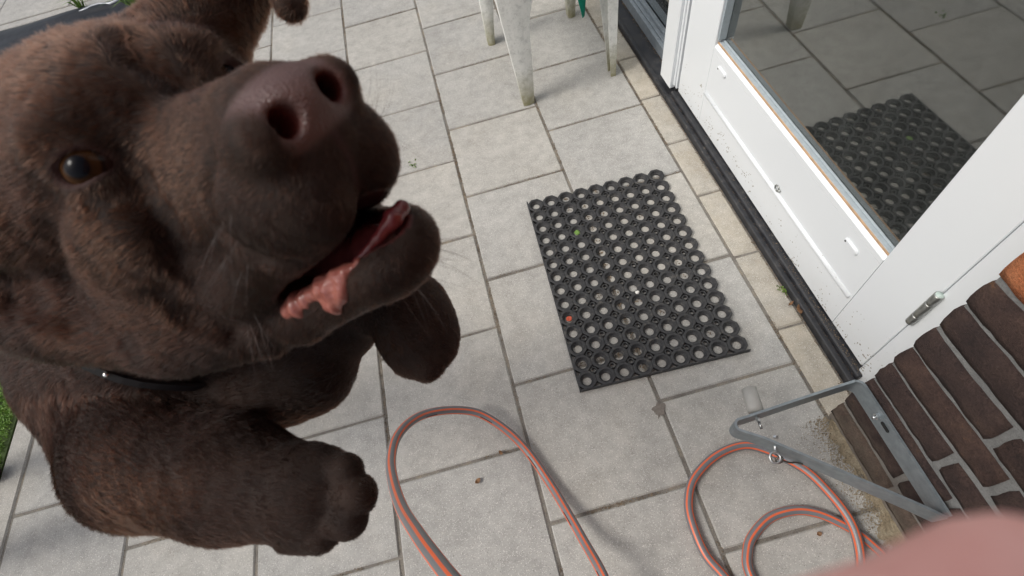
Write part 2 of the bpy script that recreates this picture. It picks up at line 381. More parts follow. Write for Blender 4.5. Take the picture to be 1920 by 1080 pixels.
# ------------------------------------------------------------------ door, frame, threshold
M_WHITE = simple('white paint', (0.80, 0.83, 0.845), 0.28, var=0.015, scale=6, bumpd=0.00015, spec=.5)
def dirty_white():
    m, nt, b = newmat('splashed white paint'); co = objcoord(nt)
    sep = nt.nodes.new('ShaderNodeSeparateXYZ'); nt.links.new(co, sep.inputs[0])
    v = nt.nodes.new('ShaderNodeTexVoronoi'); v.inputs['Scale'].default_value = 190; nt.links.new(co, v.inputs['Vector'])
    n = noise(nt, co, 20, 5, .7)
    low = nt.nodes.new('ShaderNodeMapRange'); low.inputs[1].default_value = 0.20; low.inputs[2].default_value = 0.03; low.inputs[3].default_value = 0.02; low.inputs[4].default_value = 0.34; nt.links.new(sep.outputs[2], low.inputs[0])
    mu = nt.nodes.new('ShaderNodeMath'); mu.operation = 'MULTIPLY'; nt.links.new(low.outputs[0], mu.inputs[0])
    nn = ramp(nt, n, [(0.42, 0.1), (0.62, 1.8)]); nt.links.new(nn, mu.inputs[1])
    sc = nt.nodes.new('ShaderNodeSeparateColor'); nt.links.new(v.outputs['Color'], sc.inputs[0])
    lt = nt.nodes.new('ShaderNodeMath'); lt.operation = 'LESS_THAN'; nt.links.new(v.outputs['Distance'], lt.inputs[0]); nt.links.new(mu.outputs[0], lt.inputs[1])
    g2 = nt.nodes.new('ShaderNodeMath'); g2.operation = 'LESS_THAN'; nt.links.new(sc.outputs[0], g2.inputs[0]); g2.inputs[1].default_value = .45
    mm = nt.nodes.new('ShaderNodeMath'); mm.operation = 'MULTIPLY'; nt.links.new(lt.outputs[0], mm.inputs[0]); nt.links.new(g2.outputs[0], mm.inputs[1])
    c = mix(nt, (0.80, 0.83, 0.845), (0.30, 0.27, 0.22), mm.outputs[0])
    film = noise(nt, co, 8, 6, .7)
    lo2 = nt.nodes.new('ShaderNodeMapRange'); lo2.inputs[1].default_value = 0.13; lo2.inputs[2].default_value = 0.03; lo2.inputs[3].default_value = 0; lo2.inputs[4].default_value = .22; nt.links.new(sep.outputs[2], lo2.inputs[0])
    m3 = nt.nodes.new('ShaderNodeMath'); m3.operation = 'MULTIPLY'; nt.links.new(lo2.outputs[0], m3.inputs[0]); nt.links.new(ramp(nt, film, [(.4, 0), (.7, 1)]), m3.inputs[1])
    c = mix(nt, c, (0.55, 0.52, 0.45), m3.outputs[0])
    nt.links.new(c, b.inputs['Base Color']); b.inputs['Roughness'].default_value = .3
    bump(nt, b, noise(nt, co, 60, 3), .5, .00015); return m
M_WDIRT = dirty_white()
def mat_black():
    m, nt, b = newmat('black threshold'); co = objcoord(nt)
    n = noise(nt, co, 35, 7, .8); f = noise(nt, co, 12, 4, .6)
    c = ramp(nt, n, [(.45, (.022, .023, .027)), (.60, (.045, .045, .048)), (.74, (.22, .20, .17))])
    nt.links.new(c, b.inputs['Base Color']); nt.links.new(ramp(nt, n, [(.4, .32), (.65, .8)]), b.inputs['Roughness'])
    bump(nt, b, n, .5, .0006); return m
M_BLACK = mat_black()
M_RUBBERGAP = simple('dark gap', (0.012, 0.012, 0.012), .9)
M_ALU = simple('grey aluminium', (0.33, 0.37, 0.40), .42, .35, var=.12, scale=60)
M_SPACER = simple('glass spacer', (0.42, 0.50, 0.50), .35, .4)
M_SEAL = simple('grey seal', (0.36, 0.41, 0.44), .55, var=.1, scale=120)
M_WOOD = simple('bare orange wood', (0.52, 0.33, 0.19), .7, var=.25, scale=45)
M_STEEL = simple('hinge steel', (0.42, 0.43, 0.41), .32, .85, var=.08, scale=90)
M_MINT = simple('mint cap', (0.52, 0.62, 0.57), .45)
def mat_glass():
    m = bpy.data.materials.new('window glass'); m.use_nodes = True; nt = m.node_tree; nt.nodes.clear()
    out = nt.nodes.new('ShaderNodeOutputMaterial'); tr = nt.nodes.new('ShaderNodeBsdfTransparent'); gl = nt.nodes.new('ShaderNodeBsdfGlossy')
    tr.inputs[0].default_value = (.90, .94, .93, 1); gl.inputs['Roughness'].default_value = 0.02; gl.inputs[0].default_value = (.93, .95, .93, 1)
    fr = nt.nodes.new('ShaderNodeFresnel'); fr.inputs[0].default_value = 1.52
    mu = nt.nodes.new('ShaderNodeMath'); mu.operation = 'MULTIPLY_ADD'; mu.inputs[1].default_value = 3.0; mu.inputs[2].default_value = .045; mu.use_clamp = True
    mx = nt.nodes.new('ShaderNodeMixShader'); nt.links.new(fr.outputs[0], mu.inputs[0]); nt.links.new(mu.outputs[0], mx.inputs[0])
    nt.links.new(tr.outputs[0], mx.inputs[1]); nt.links.new(gl.outputs[0], mx.inputs[2]); df = nt.nodes.new('ShaderNodeBsdfDiffuse'); df.inputs[0].default_value = (.62, .64, .62, 1); co = objcoord(nt)
    mp = nt.nodes.new('ShaderNodeMapping'); mp.inputs['Scale'].default_value = (1, 9, 2.2); nt.links.new(co, mp.inputs[0]); sm = ramp(nt, noise(nt, mp.outputs[0], 3.0, 6, .7), [(.35, .018), (.62, .034), (.75, .055)])
    m3 = nt.nodes.new('ShaderNodeMixShader'); nt.links.new(sm, m3.inputs[0]); nt.links.new(mx.outputs[0], m3.inputs[1]); nt.links.new(df.outputs[0], m3.inputs[2])
    nt.links.new(m3.outputs[0], out.inputs[0]); return m
M_GLASS = mat_glass()

thr = MB()
thr.box(0.3785, 0.3925, -0.205, 0.765, -0.01, 0.019, .002)
thr.box(0.3925, 0.47, -0.2045, 0.7645, -0.01, 0.031, .003)
tag(thr.obj('door_threshold', M_BLACK), 'black threshold strip with dirt along its edges below the white door', 'threshold')

door = empty('door', (0.408, -0.185, 0.035), 'white garden door with large glass pane, standing beside the brick wall', 'door')
DX = -0.408; DY = 0.185; DZ = -0.035
def part(name, mat, fn, parent):
    mb = MB(); fn(mb); mb.v = [(a + DX, b + DY, c + DZ) for a, b, c in mb.v]; return mb.obj(name, mat, parent)
XF = 0.408; XB = 0.462
part('hinge_stile', M_WDIRT, lambda m: m.box(XF, XB, -0.185, -0.0783, 0.036, 2.08, .0015), door)
part('lock_stile', M_WDIRT, lambda m: m.box(XF, XB, 0.603, 0.750, 0.036, 2.08, .0015), door)
def rail(m):
    m.box(XF + .0006, XB, -0.0777, 0.6024, 0.0365, 0.262)
    # sloping sill edge towards the glass
    m.loft([[(XF + .0006, y, .2625), (XF + .0006, y, .2745), (XF + .0078, y, .2815), (XB, y, .2815), (XB, y, .2625)] for y in (-.0777, .6024)])
part('bottom_rail', M_WDIRT, rail, door)
part('top_rail', M_WHITE, lambda m: m.box(XF + .0006, XB, -0.0777, 0.6024, 1.97, 2.08), door)
part('drip_moulding', M_WDIRT, lambda m: m.tube([(XF + .001, -0.072, .137), (XF + .001, .10, .1375), (XF + .001, .35, .1385), (XF + .001, .60, .139)], [.0065] * 4, 10) or m.box(XF - .0035, XF + .0004, -.072, .600, .126, .144, .0012), door)
part('wood_strip', M_WOOD, lambda m: m.box(XF + .0072, XF + .0102, -0.0775, .602, .2816, .2848), door)
part('glazing_seal', M_SEAL, lambda m: (m.box(XF + .0104, XF + .0245, -0.0775, .602, .2816, .2856, .001), m.box(XF + .0190, XF + .0245, -0.0775, .602, .2858, .2885, .001), m.box(XF + .0045, XF + .0245, .5965, .6025, .2926, 1.97, .001)), door)
part('glass_pane', M_GLASS, lambda m: m.box(XF + .0248, XF + .0285, -0.0780, .6025, .2816, 1.97), door)
part('inner_pane', M_GLASS, lambda m: m.box(XF + .0449, XF + .0452, -0.0774, .6019, .3006, 1.97), door)
part('spacer_bar', M_SPACER, lambda m: (m.box(XF + .030, XF + .0445, -0.0775, .602, .2817, .3005), m.box(XF + .030, XF + .0445, .590, .6022, .2951, 1.97)), door)
part('inner_bead', M_RUBBERGAP, lambda m: m.box(XF + .0455, XF + .053, -0.0775, .602, .2817, .300), door)
def oval(m, y, z, L=.040, H=.0135):
    ring = lambda x, s: [(x, y + (L / 2 - H / 2) * (1 if math.cos(a) > 0 else -1) + H / 2 * s * math.cos(a), z + H / 2 * s * math.sin(a)) for a in [2 * math.pi * (k + .5) / 16 for k in range(16)]]
    m.loft([ring(XF + .002, 1), ring(XF - .0022, 1), ring(XF - .0042, .72)], smooth=False)
for yv, zv in ((.545, .241), (-.012, .232)):
    o = part('vent_plug', M_WHITE, lambda m: oval(m, yv, zv), door)
    part('drain_hole', M_RUBBERGAP, lambda m: m.tube([(XF - .0046, yv + .0145, zv + .001), (XF + .001, yv + .0145, zv + .001)], .0022, 8), door)
def ringeye(m):
    pts = [(XF - .002, .222 + .0072 * math.cos(a), .153 + .0072 * math.sin(a)) for a in [2 * math.pi * k / 16 for k in range(16)]]
    m.tube(pts, .0017, 6, closed=True); m.tube([(XF - .0025, .2150, .154), (XF - .0025, .2085, .1555)], .003, 8)
part('ring_eye', M_STEEL, ringeye, door)
part('putty_chip', simple('putty', (.5, .48, .44), .8), lambda m: m.add([(XF - .0006, .626, .149), (XF - .0006, .634, .139), (XF - .0006, .622, .139), (XF + .0006, .626, .149), (XF + .0006, .634, .139), (XF + .0006, .622, .139)], [(0, 1, 2), (3, 5, 4), (0, 3, 4, 1), (1, 4, 5, 2), (2, 5, 3, 0)]), door)
# hinge
hz0, hz1 = 0.247, 0.338; hx, hy = XF - .0095, -0.1885
def knuckle(a, b): return lambda m: m.tube([(hx, hy, a), (hx, hy, a + .0008), (hx, hy, b - .0008), (hx, hy, b)], [.0068, .0076, .0076, .0070], 20)
hb = part('hinge', M_STEEL, knuckle(hz0, hz0 + .024), door)
o = part('hinge_knuckle', M_STEEL, knuckle(hz0 + .0252, hz0 + .064), hb)
o = part('hinge_knuckle', M_STEEL, knuckle(hz0 + .0652, hz1), hb)
o = part('hinge_cap', M_MINT, lambda m: m.tube([(hx, hy, hz1 + .0002), (hx, hy, hz1 + .0012)], .0062, 20), hb)
o = part('hinge_leaf', M_STEEL, lambda m: m.box(XF - .008, XF - .001, hy - .0035, hy + .0015, hz0, hz1), hb)

frame = empty('door_frame', (0.43, 0.3, 0.0), 'white door frame with jambs on both sides of the glazed garden door', 'door frame')
def fpart(name, mat, fn, parent=frame):
    mb = MB(); fn(mb); mb.v = [(a - .43, b - .3, c) for a, b, c in mb.v]; return mb.obj(name, mat, parent)
fpart('hinge_jamb', M_WDIRT, lambda m: m.box(.4025, .47, -.30, -.1885, .005, 2.12, .002))
def mullion(m):
    m.box(.3905, .47, .772, .845, .034, 2.12, .0015)      # proud post
    m.box(.400, .47, .764, .7715, .046, 2.12, .001)
    m.box(.4045, .47, .756, .7635, .040, 2.12, .001)
fpart('mullion', M_WHITE, mullion)
fpart('mullion_foot', M_RUBBERGAP, lambda m: m.box(.403, .465, .757, .838, .0313, .0338))
fpart('head_jamb', M_WHITE, lambda m: m.box(.4025, .47, -.1880, .7555, 2.085, 2.12, .002))

lw = empty('side_window', (0.45, 1.5, 0.0), 'fixed low window with grey metal sill left of the white mullion', 'window')
def lpart(name, mat, fn):
    mb = MB(); fn(mb); mb.v = [(a - .45, b - 1.5, c) for a, b, c in mb.v]; return mb.obj(name, mat, lw)
lpart('black_sill', M_BLACK, lambda m: (m.box(.3785, .390, .7655, 3.4, -.01, .017, .002), m.box(.3902, .44, .7655, 3.4, -.01, .012, .001)))
lpart('metal_sill', M_ALU, lambda m: (m.box(.436, .448, .8455, 3.4, .0, .050, .001), m.box(.4482, .460, .8455, 3.4, .0, .056, .001), m.box(.4602, .474, .8455, 3.4, .0, .066, .001)))
lpart('glass_pane', M_GLASS, lambda m: m.box(.4762, .480, .8455, 3.4, .0, 2.1))
lpart('frame_post', M_WHITE, lambda m: m.box(.42, .49, 3.4005, 3.47, .0, 2.12))
lpart('frame_head', M_WHITE, lambda m: m.box(.44, .49, .8455, 3.4, 2.1005, 2.16))

# room behind the glass
M_FLOORIN = simple('dark interior floor', (.030, .026, .023), .55, var=.3, scale=8)
M_WALLIN = simple('interior wall', (.075, .075, .075), .8)
mb = MB(); mb.box(.492, 4.5, -1.6, 4.0, .0, .03); tag(mb.obj('interior_floor', M_FLOORIN), kind='structure')
mb = MB(); mb.box(4.5, 4.6, -1.7, 4.1, 0, 2.5); mb.box(.5, 4.5, -1.7, -1.6, 0, 2.5); mb.box(.5, 4.5, 4.0, 4.1, 0, 2.5); mb.box(.40, 4.6, -1.7, 4.1, 2.5005, 2.62)
mb.box(.40, .492, -1.65, -.3005, -.0, 2.5); mb.box(.40, .49, 3.4705, 4.1, 0, 2.5); mb.box(.40, .49, -.3, 3.47, 2.1605, 2.5)
tag(mb.obj('interior_walls', M_WALLIN), kind='structure')
def cloth_strip():
    V = []; F = []; n = 14; rows = 30
    for j in range(rows):
        z = 0.215 + 1.6 * j / (rows - 1)
        for i in range(n):
            t = i / (n - 1) - .5; V.append((.553 + .004 * math.cos(t * 9 + j * .2), .316 + .038 * t * (1 - .35 * math.exp(-j * .4)) + .004 * math.sin(j * .35), z + .008 * t))
    for j in range(rows - 1):
        for i in range(n - 1): a = j * n + i; F.append((a, a + 1, a + n + 1, a + n))
    mb = MB(); mb.add(V, F, True); o = mb.obj('curtain_strip', simple('lavender fabric', (.30, .28, .34), .8)); md = o.modifiers.new('s', 'SOLIDIFY'); md.thickness = .002
    tag(o, 'narrow greyish lavender fabric strip hanging behind the door glass', 'curtain')
cloth_strip()
mb = MB()
mb.tube(spline([(.75, .33, .038), (.80, .36, .038), (.88, .37, .038), (.97, .34, .038), (1.08, .33, .038), (1.3, .36, .038)], 6), .0035, 6)
tag(mb.obj('cable', simple('tan cable', (.30, .26, .17), .6)), 'thin tan cable lying on the dark floor behind the door glass', 'cable')

# ------------------------------------------------------------------ doormat
def mat_rubber():
    m, nt, b = newmat('black rubber'); co = objcoord(nt); n = noise(nt, co, 70, 6, .75); f = noise(nt, co, 15, 3)
    c = ramp(nt, n, [(.35, (.026, .026, .028)), (.56, (.036, .036, .037)), (.74, (.13, .118, .10))])
    nt.links.new(c, b.inputs['Base Color']); b.inputs['Roughness'].default_value = .58; bump(nt, b, noise(nt, co, 400, 2), .5, .0003); return m
M_RUB = mat_rubber()
def doormat():
    TL, TR, BR, BL = Vector((-.1368, .5138)), Vector((.2552, .4949)), Vector((.2297, -.0781)), Vector((-.1564, -.0637))
    nx, ny = 9, 14; mb = MB()
    cx = (TL + TR + BR + BL) / 4
    ax = ((TR - TL) + (BR - BL)) / 2; ay = ((TL - BL) + (TR - BR)) / 2
    wx = ax.length; wy = ay.length; ax.normalize(); ay.normalize()
    px, py = wx / nx, wy / ny; n = 16
    def ring(c, r, z, oct_=False):
        out = []
        for k in range(n):
            a = 2 * math.pi * k / n
            if oct_:
                q = math.radians(45); d = ((a + q / 2) % q) - q / 2; rr = r / math.cos(d)
                rr *= 1.0
                x, y_ = rr * math.cos(a), rr * math.sin(a)
            else: x, y_ = r * math.cos(a), r * math.sin(a)
            out.append((c.x + x, c.y + y_, z))
        return out
    for j in range(ny):
        for i in range(nx):
            c = Vector(((i + .5 - nx / 2) * px, (j + .5 - ny / 2) * py)); V = []; F = []
            rr = px * .484
            rings = [ring(c, rr, .0005, True), ring(c, rr, .0105, True), ring(c, rr * .94, .0115, True), ring(c, .0160, .0115), ring(c, .0155, .0098), ring(c, .0142, .0085), ring(c, .0136, .0062), ring(c, .0112, .0040), ring(c, .0104, .0038), ring(c, .0102, .0012), ring(c, .0102, .0005)]
            mb.loft(rings, cap=False)
            # webs to the neighbours
            if i < nx - 1: mb.box(c.x + rr - .001, c.x + px - rr + .001, c.y - .008, c.y + .008, .0008, .0100, .0008)
            if j < ny - 1: mb.box(c.x - .008, c.x + .008, c.y + rr - .001, c.y + py - rr + .001, .0008, .0100, .0008)
            if i < nx - 1 and j < ny - 1:      # small collar where four rings meet
                d = c + Vector((px / 2, py / 2))
                mb.loft([ring(d, .0074, .0006), ring(d, .0074, .0085), ring(d, .0062, .0090), ring(d, .0048, .0084), ring(d, .0046, .0006)], cap=False)
    R = Matrix(((ax.x, ay.x, 0), (ax.y, ay.y, 0), (0, 0, 1)))
    cells = [(c_i, c_j) for c_i in range(nx) for c_j in range(ny)]
    me = mb.mesh('doormat', M_RUB)
    o = link('doormat', me, None, (cx.x, cx.y, .0005)); o.rotation_euler = R.to_euler()
    rim = MB(); t = .0016
    rim.box(-wx / 2 - .001, -wx / 2 + .0022, -wy / 2 - .001, wy / 2, .0005, .011, .0006)
    rim.box(-wx / 2 + .003, wx / 2, -wy / 2 - .001, -wy / 2 + .0022, .0005, .011, .0006)
    root = empty('doormat', (cx.x, cx.y, 0), 'black rubber ring doormat lying on the grey pavers before the door', 'doormat')
    root.rotation_euler = R.to_euler(); o.name = 'ring_grid'; o.parent = root; o.location = (0, 0, .0005); o.rotation_euler = (0, 0, 0)
    link('rim', rim.mesh('rim', M_RUB), root)
    return root, px, py, nx, ny, R, cx
root_mat, MPX, MPY, MNX, MNY, MR, MC = doormat()
def mat_cell(i, j, dx=0, dy=0, z=.003):     # i from left, j from top
    c = Vector(((i + .5 - MNX / 2) * MPX + dx, (MNY - 1 - j + .5 - MNY / 2) * MPY + dy, z)); p = MR @ c; return (p.x + MC.x, p.y + MC.y, z)
def leaf(name, pos, size, mat, label, cat, rot=0, curl=.3, asp=.6, tilt=0):
    mb = MB(); V = []; F = []; n = 7
    for i in range(n):
        t = i / (n - 1); wd = math.sin(math.pi * min(1, t * .93 + .04)) ** .8 * size * asp / 2
        for s in (-1, 0, 1): V.append(((t - .5) * size, s * wd, curl * size * ((abs(s) * .35) + (t - .5) ** 2)))
    for i in range(n - 1):
        for k in (0, 1): a = i * 3 + k; F.append((a, a + 1, a + 4, a + 3))
    mb.add(V, F, True); o = mb.obj(name, mat); o.location = pos; o.rotation_euler = (tilt, 0, rot); md = o.modifiers.new('s', 'SOLIDIFY'); md.thickness = size * .03
    return tag(o, label, cat, 'leaves lying on the ground and mat')
M_RED = simple('red leaf', (.55, .10, .05), .6, var=.3, scale=200); M_GREEN = simple('green leaf', (.16, .28, .06), .6, var=.3, scale=200); M_DRY = simple('dry leaf', (.22, .12, .06), .8, var=.4, scale=150)
leaf('leaf', mat_cell(0, 9), .016, M_RED, 'small red leaf caught in a ring of the doormat at its left edge', 'leaf', .5, asp=.9)
leaf('leaf', mat_cell(2, 3), .017, M_GREEN, 'small green leaf caught in a ring near the top of the doormat', 'leaf', 1.2, asp=.9)
cb = MB(); cb_r = random.Random(3); mb = cb
for (i, j) in [(3, 3), (3, 4), (3, 5), (3, 6), (3, 7), (3, 8), (3, 9), (3, 10), (3, 11), (3, 12), (3, 13), (2, 12), (1, 12), (0, 12), (7, 7), (7, 8), (7, 12), (4, 2), (3, 2), (2, 1), (3, 1), (2, 0), (4, 9), (2, 8), (5, 10), (4, 0), (6, 3)]:
    for k in range(12):
        a = cb_r.uniform(0, 6.3); r = cb_r.uniform(0, .0075); p = mat_cell(i, j, r * math.cos(a), r * math.sin(a) + .003)
        crumb(p[0], p[1], .0018, cb_r.uniform(.001, .0024))
tag(cb.obj('mat_crumbs', M_CRUMB), 'brown crumbs and sand lying in the rings of the rubber doormat', 'crumbs', kind='stuff')
def pebble(name, pos, r, mat, label, cat, sq=.7, seed=1):
    bm = bmesh.new(); bmesh.ops.create_icosphere(bm, subdivisions=2, radius=r); rr = random.Random(seed)
    for v in bm.verts: v.co *= 1 + rr.uniform(-.13, .13); v.co.z *= sq
    me = bpy.data.meshes.new(name); bm.to_mesh(me); bm.free(); me.materials.append(mat)
    for p in me.polygons: p.use_smooth = True
    return tag(link(name, me, None, pos), label, cat)
pp = mat_cell(4, 9, .004, .022); pebble('pebble', (pp[0], pp[1], .0125), .0052, simple('white pebble', (.75, .73, .68), .7), 'small white pebble resting on the rubber doormat', 'pebble')
leaf('leaf', (-.423, -.189, .003), .014, M_DRY, 'dry brown leaf fragment on the paver inside the left hose loop', 'leaf', .6, .8, .7)
leaf('leaf', (-.363, -.145, .003), .011, M_DRY, 'dry brown crumb of leaf in the joint beside the hose arc', 'leaf', 2.1, .8, .7)
leaf('leaf', (.178, -.448, .003), .010, M_DRY, 'dark leaf crumb on the paver between the two right hose loops', 'leaf', .2, .8, .8)
leaf('leaf', (.375, -.02, .004), .022, M_DRY, 'curled dry leaf against the black threshold near the door corner', 'leaf', 1.4, .9, .5)
leaf('leaf', (.366, .0, .004), .016, M_DRY, 'shrivelled brown leaf bit on the edge paver by the threshold', 'leaf', .4, .9, .4)
# brown blotch of dried mud
def blotch():
    rnd = random.Random(5); n = 40; V = [(0, 0, .0006)]; 
    for k in range(n):
        a = 2 * math.pi * k / n; r = .012 * (1 + .22 * math.sin(2 * a + 1) + .15 * math.sin(5 * a) + rnd.uniform(-.12, .12))
        if math.sin(a) < -.85: r *= 1.5
        V.append((r * math.cos(a), r * 1.15 * math.sin(a), .0003))
    mb = MB(); mb.add(V, [(0, k + 1, (k + 1) % n + 1) for k in range(n)], True)
    m = simple('dried mud', (.20, .175, .15), .9, var=.15, scale=200)
    o = mb.obj('mud_stain', m); o.location = (-.008, -.146, .0008); tag(o, 'small brown mud stain on the paver joint below the doormat', 'stain')
blotch()

# ------------------------------------------------------------------ garden hose
def hose():
    L1 = [(-.345, -.445, .578), (-.376, -.409, .553), (-.403, -.375, .519), (-.428, -.343, .48), (-.47, -.29, .395), (-.504, -.23, .315), (-.524, -.176, .254), (-.527, -.124, .204), (-.51, -.087, .168), (-.481, -.061, .126), (-.433, -.053, .084), (-.385, -.064, .050), (-.338, -.109, .030), (-.305, -.163, .018), (-.278, -.234, .017), (-.258, -.301, .034), (-.243, -.358, .058), (-.228, -.419, .102)]
    J12 = [(-.215, -.50, .09), (-.17, -.60, .03), (-.08, -.63, .010), (-.005, -.58, .010), (.003, -.52, .010)]
    L2 = [(-.018, -.467, .010), (-.034, -.426, .010), (-.034, -.366, .010), (-.022, -.33, .010), (.002, -.3, .010), (.051, -.274, .010), (.1, -.265, .010), (.137, -.272, .010), (.174, -.301, .012), (.206, -.34, .018), (.222, -.383, .024), (.231, -.433, .028), (.227, -.473, .026), (.211, -.515, .018)]
    J23 = [(.17, -.58, .010), (.10, -.60, .010), (.045, -.55, .010)]
    L3 = [(.029, -.479, .0095), (.043, -.441, .0095), (.067, -.419, .0095), (.108, -.401, .0095), (.155, -.401, .0095), (.191, -.415, .0095), (.221, -.44, .0095), (.242, -.464, .0095), (.256, -.49, .0095), (.263, -.512, .0095), (.27, -.58, .0095), (.24, -.75, .0095), (.1, -.9, .0095)]
    start = [(-.26, -.60, .56), (-.31, -.50, .588)]
    pts = spline(start + L1 + J12 + L2 + J23 + L3, 7)
    n = 24; R0 = .0089; V = []; F = []; uv = []
    T = [(pts[min(i + 1, len(pts) - 1)] - pts[max(i - 1, 0)]).normalized() for i in range(len(pts))]
    u = T[0].orthogonal().normalized(); s = 0; ss = []
    for i, p in enumerate(pts):
        if i: s += (p - pts[i - 1]).length
        u = (u - T[i] * u.dot(T[i])).normalized(); v = T[i].cross(u); ss.append(s)
        for k in range(n):
            a = 2 * math.pi * k / n + .35 * s; V.append(p + (u * math.cos(a) + v * math.sin(a)) * R0)
    for i in range(len(pts) - 1):
        for k in range(n): F.append((i * n + k, i * n + (k + 1) % n, (i + 1) * n + (k + 1) % n, (i + 1) * n + k)); uv.append((i, k))
    F.append(tuple(range(n - 1, -1, -1))); F.append(tuple((len(pts) - 1) * n + k for k in range(n)))
    me = bpy.data.meshes.new('garden_hose'); me.from_pydata(V, [], F); me.polygons.foreach_set('use_smooth', [True] * len(F))
    ul = me.uv_layers.new(name='UVMap'); li = 0
    for (i, k) in uv:
        for (di, dk) in ((0, 0), (0, 1), (1, 1), (1, 0)): ul.data[li].uv = ((k + dk) / n, ss[i + di]); li += 1
    m, nt, b = newmat('hose rubber'); uvn = nt.nodes.new('ShaderNodeTexCoord'); sp = nt.nodes.new('ShaderNodeSeparateXYZ'); nt.links.new(uvn.outputs['UV'], sp.inputs[0])
    mu = nt.nodes.new('ShaderNodeMath'); mu.operation = 'MULTIPLY'; mu.inputs[1].default_value = 5; nt.links.new(sp.outputs[0], mu.inputs[0])
    frc = nt.nodes.new('ShaderNodeMath'); frc.operation = 'FRACT'; nt.links.new(mu.outputs[0], frc.inputs[0])
    c = ramp(nt, frc.outputs[0], [(0, (.17, .175, .185)), (.32, (.17, .175, .185)), (.35, (.72, .135, .05)), (.66, (.72, .135, .05)), (.69, (.17, .175, .185))])
    # black printed dashes in one grey lane
    w1 = nt.nodes.new('ShaderNodeMath'); w1.operation = 'MULTIPLY'; w1.inputs[1].default_value = 7.3; nt.links.new(sp.outputs[1], w1.inputs[0])
    f1 = nt.nodes.new('ShaderNodeMath'); f1.operation = 'FRACT'; nt.links.new(w1.outputs[0], f1.inputs[0])
    d1 = ramp(nt, f1.outputs[0], [(0, 1.0), (.22, 1.0), (.23, 0.0)])
    d2 = ramp(nt, sp.outputs[0], [(0, 0.0), (.225, 0.0), (.235, 1.0), (.27, 1.0), (.28, 0.0)])
    mm = nt.nodes.new('ShaderNodeMath'); mm.operation = 'MULTIPLY'; nt.links.new(d1, mm.inputs[0]); nt.links.new(d2, mm.inputs[1])
    c = mix(nt, c, (.03, .02, .02), mm.outputs[0])
    nt.links.new(c, b.inputs['Base Color']); b.inputs['Roughness'].default_value = .36; b.inputs['Specular IOR Level'].default_value = .5
    bump(nt, b, noise(nt, uvn.outputs['Object'], 90, 2), .2, .0003)
    me.materials.append(m); tag(link('garden_hose', me), 'grey garden hose with orange stripes looping over the pavers', 'hose')
hose()

# ------------------------------------------------------------------ steel bracket on the wall
M_GALV = simple('galvanised steel', (.27, .31, .33), .42, .55, var=.14, scale=70, bumpd=.0002)
def strap(mb, pts, h=.045, t=.0042, z=.172):
    P = [Vector((p[0], p[1])) for p in pts]; rings = []
    for i, p in enumerate(P):
        a = (P[i] - P[max(i - 1, 0)]); b = (P[min(i + 1, len(P) - 1)] - P[i])
        a = a.normalized() if a.length else b.normalized(); b = b.normalized() if b.length else a
        tt = (a + b).normalized(); nn = Vector((-tt.y, tt.x)) * (t / 2) / max(.5, tt.dot(a))
        zz = pts[i][2] if len(pts[i]) > 2 else z; hh = pts[i][3] if len(pts[i]) > 3 else h
        rings.append([(p.x + nn.x, p.y + nn.y, zz - hh / 2), (p.x - nn.x, p.y - nn.y, zz - hh / 2), (p.x - nn.x, p.y - nn.y, zz + hh / 2), (p.x + nn.x, p.y + nn.y, zz + hh / 2)])
    mb.loft(rings)
def arc(c, r, a0, a1, n=6): return [(c[0] + r * math.cos(math.radians(a0 + (a1 - a0) * k / n)), c[1] + r * math.sin(math.radians(a0 + (a1 - a0) * k / n))) for k in range(n + 1)]
br = empty('wall_bracket', (0.3025, -0.36, 0.172), 'grey steel triangular bracket bolted sideways to the brick wall', 'bracket')
def bpart(name, mat, fn, parent=br):
    mb = MB(); fn(mb); mb.v = [(a - .3025, b + .36, c - .172) for a, b, c in mb.v]; return mb.obj(name, mat, parent)
corner = (.2995, -.2455); tip = (.060, -.2555); end = (.2995, -.478)
def arms(m):
    pts = [(.3025, -.474)] + [(.3025, -.40), (.3025, -.32), (.3025, -.262)] + arc((.2895, -.258), .013, 0, 88) + [(.25, -.2462), (.18, -.2488), (.09, -.2528)]
    pts += arc((.075, -.2635), .0105, 85, 232, 8) + [(.10, -.294), (.20, -.385), (.27, -.449), (.2965, -.474)]
    strap(m, [(x, y, .168 if x > .29 else .17) for x, y in pts], .043)
bpart('strap', M_GALV, arms)
M_BOLT = simple('bright bolt', (.6, .62, .62), .3, .9)
bpart('bolt', M_BOLT, lambda m: (m.tube([(.3008, -.308, .174), (.2955, -.308, .174)], .0062, 6, smooth=False), m.tube([(.2955, -.308, .174), (.290, -.308, .174)], .0032, 10)))
bpart('slot', M_RUBBERGAP, lambda m: m.loft([[(x, -.3275 + (.006 if math.cos(a) > 0 else -.006) + .0036 * math.cos(a), .174 + .0036 * math.sin(a)) for a in [2 * math.pi * (k + .5) / 12 for k in range(12)]] for x in (.2985, .3003)]))
M_PIPE = simple('grey plastic', (.42, .41, .38), .5, var=.08)
bpart('sleeve', M_PIPE, lambda m: m.tube([(.1135, -.2465, .172), (.1155, -.240, .172), (.123, -.203, .170), (.123, -.2025, .170), (.1225, -.206, .170)], [.0125, .0135, .0135, .0112, .0108], 24))
bpart('small_bolt', M_BOLT, lambda m: (m.tube([(.112, -.2540, .170), (.1115, -.262, .170)], .0042, 6, smooth=False), m.tube([(.1115, -.262, .170), (.110, -.275, .170)], .0024, 8)))
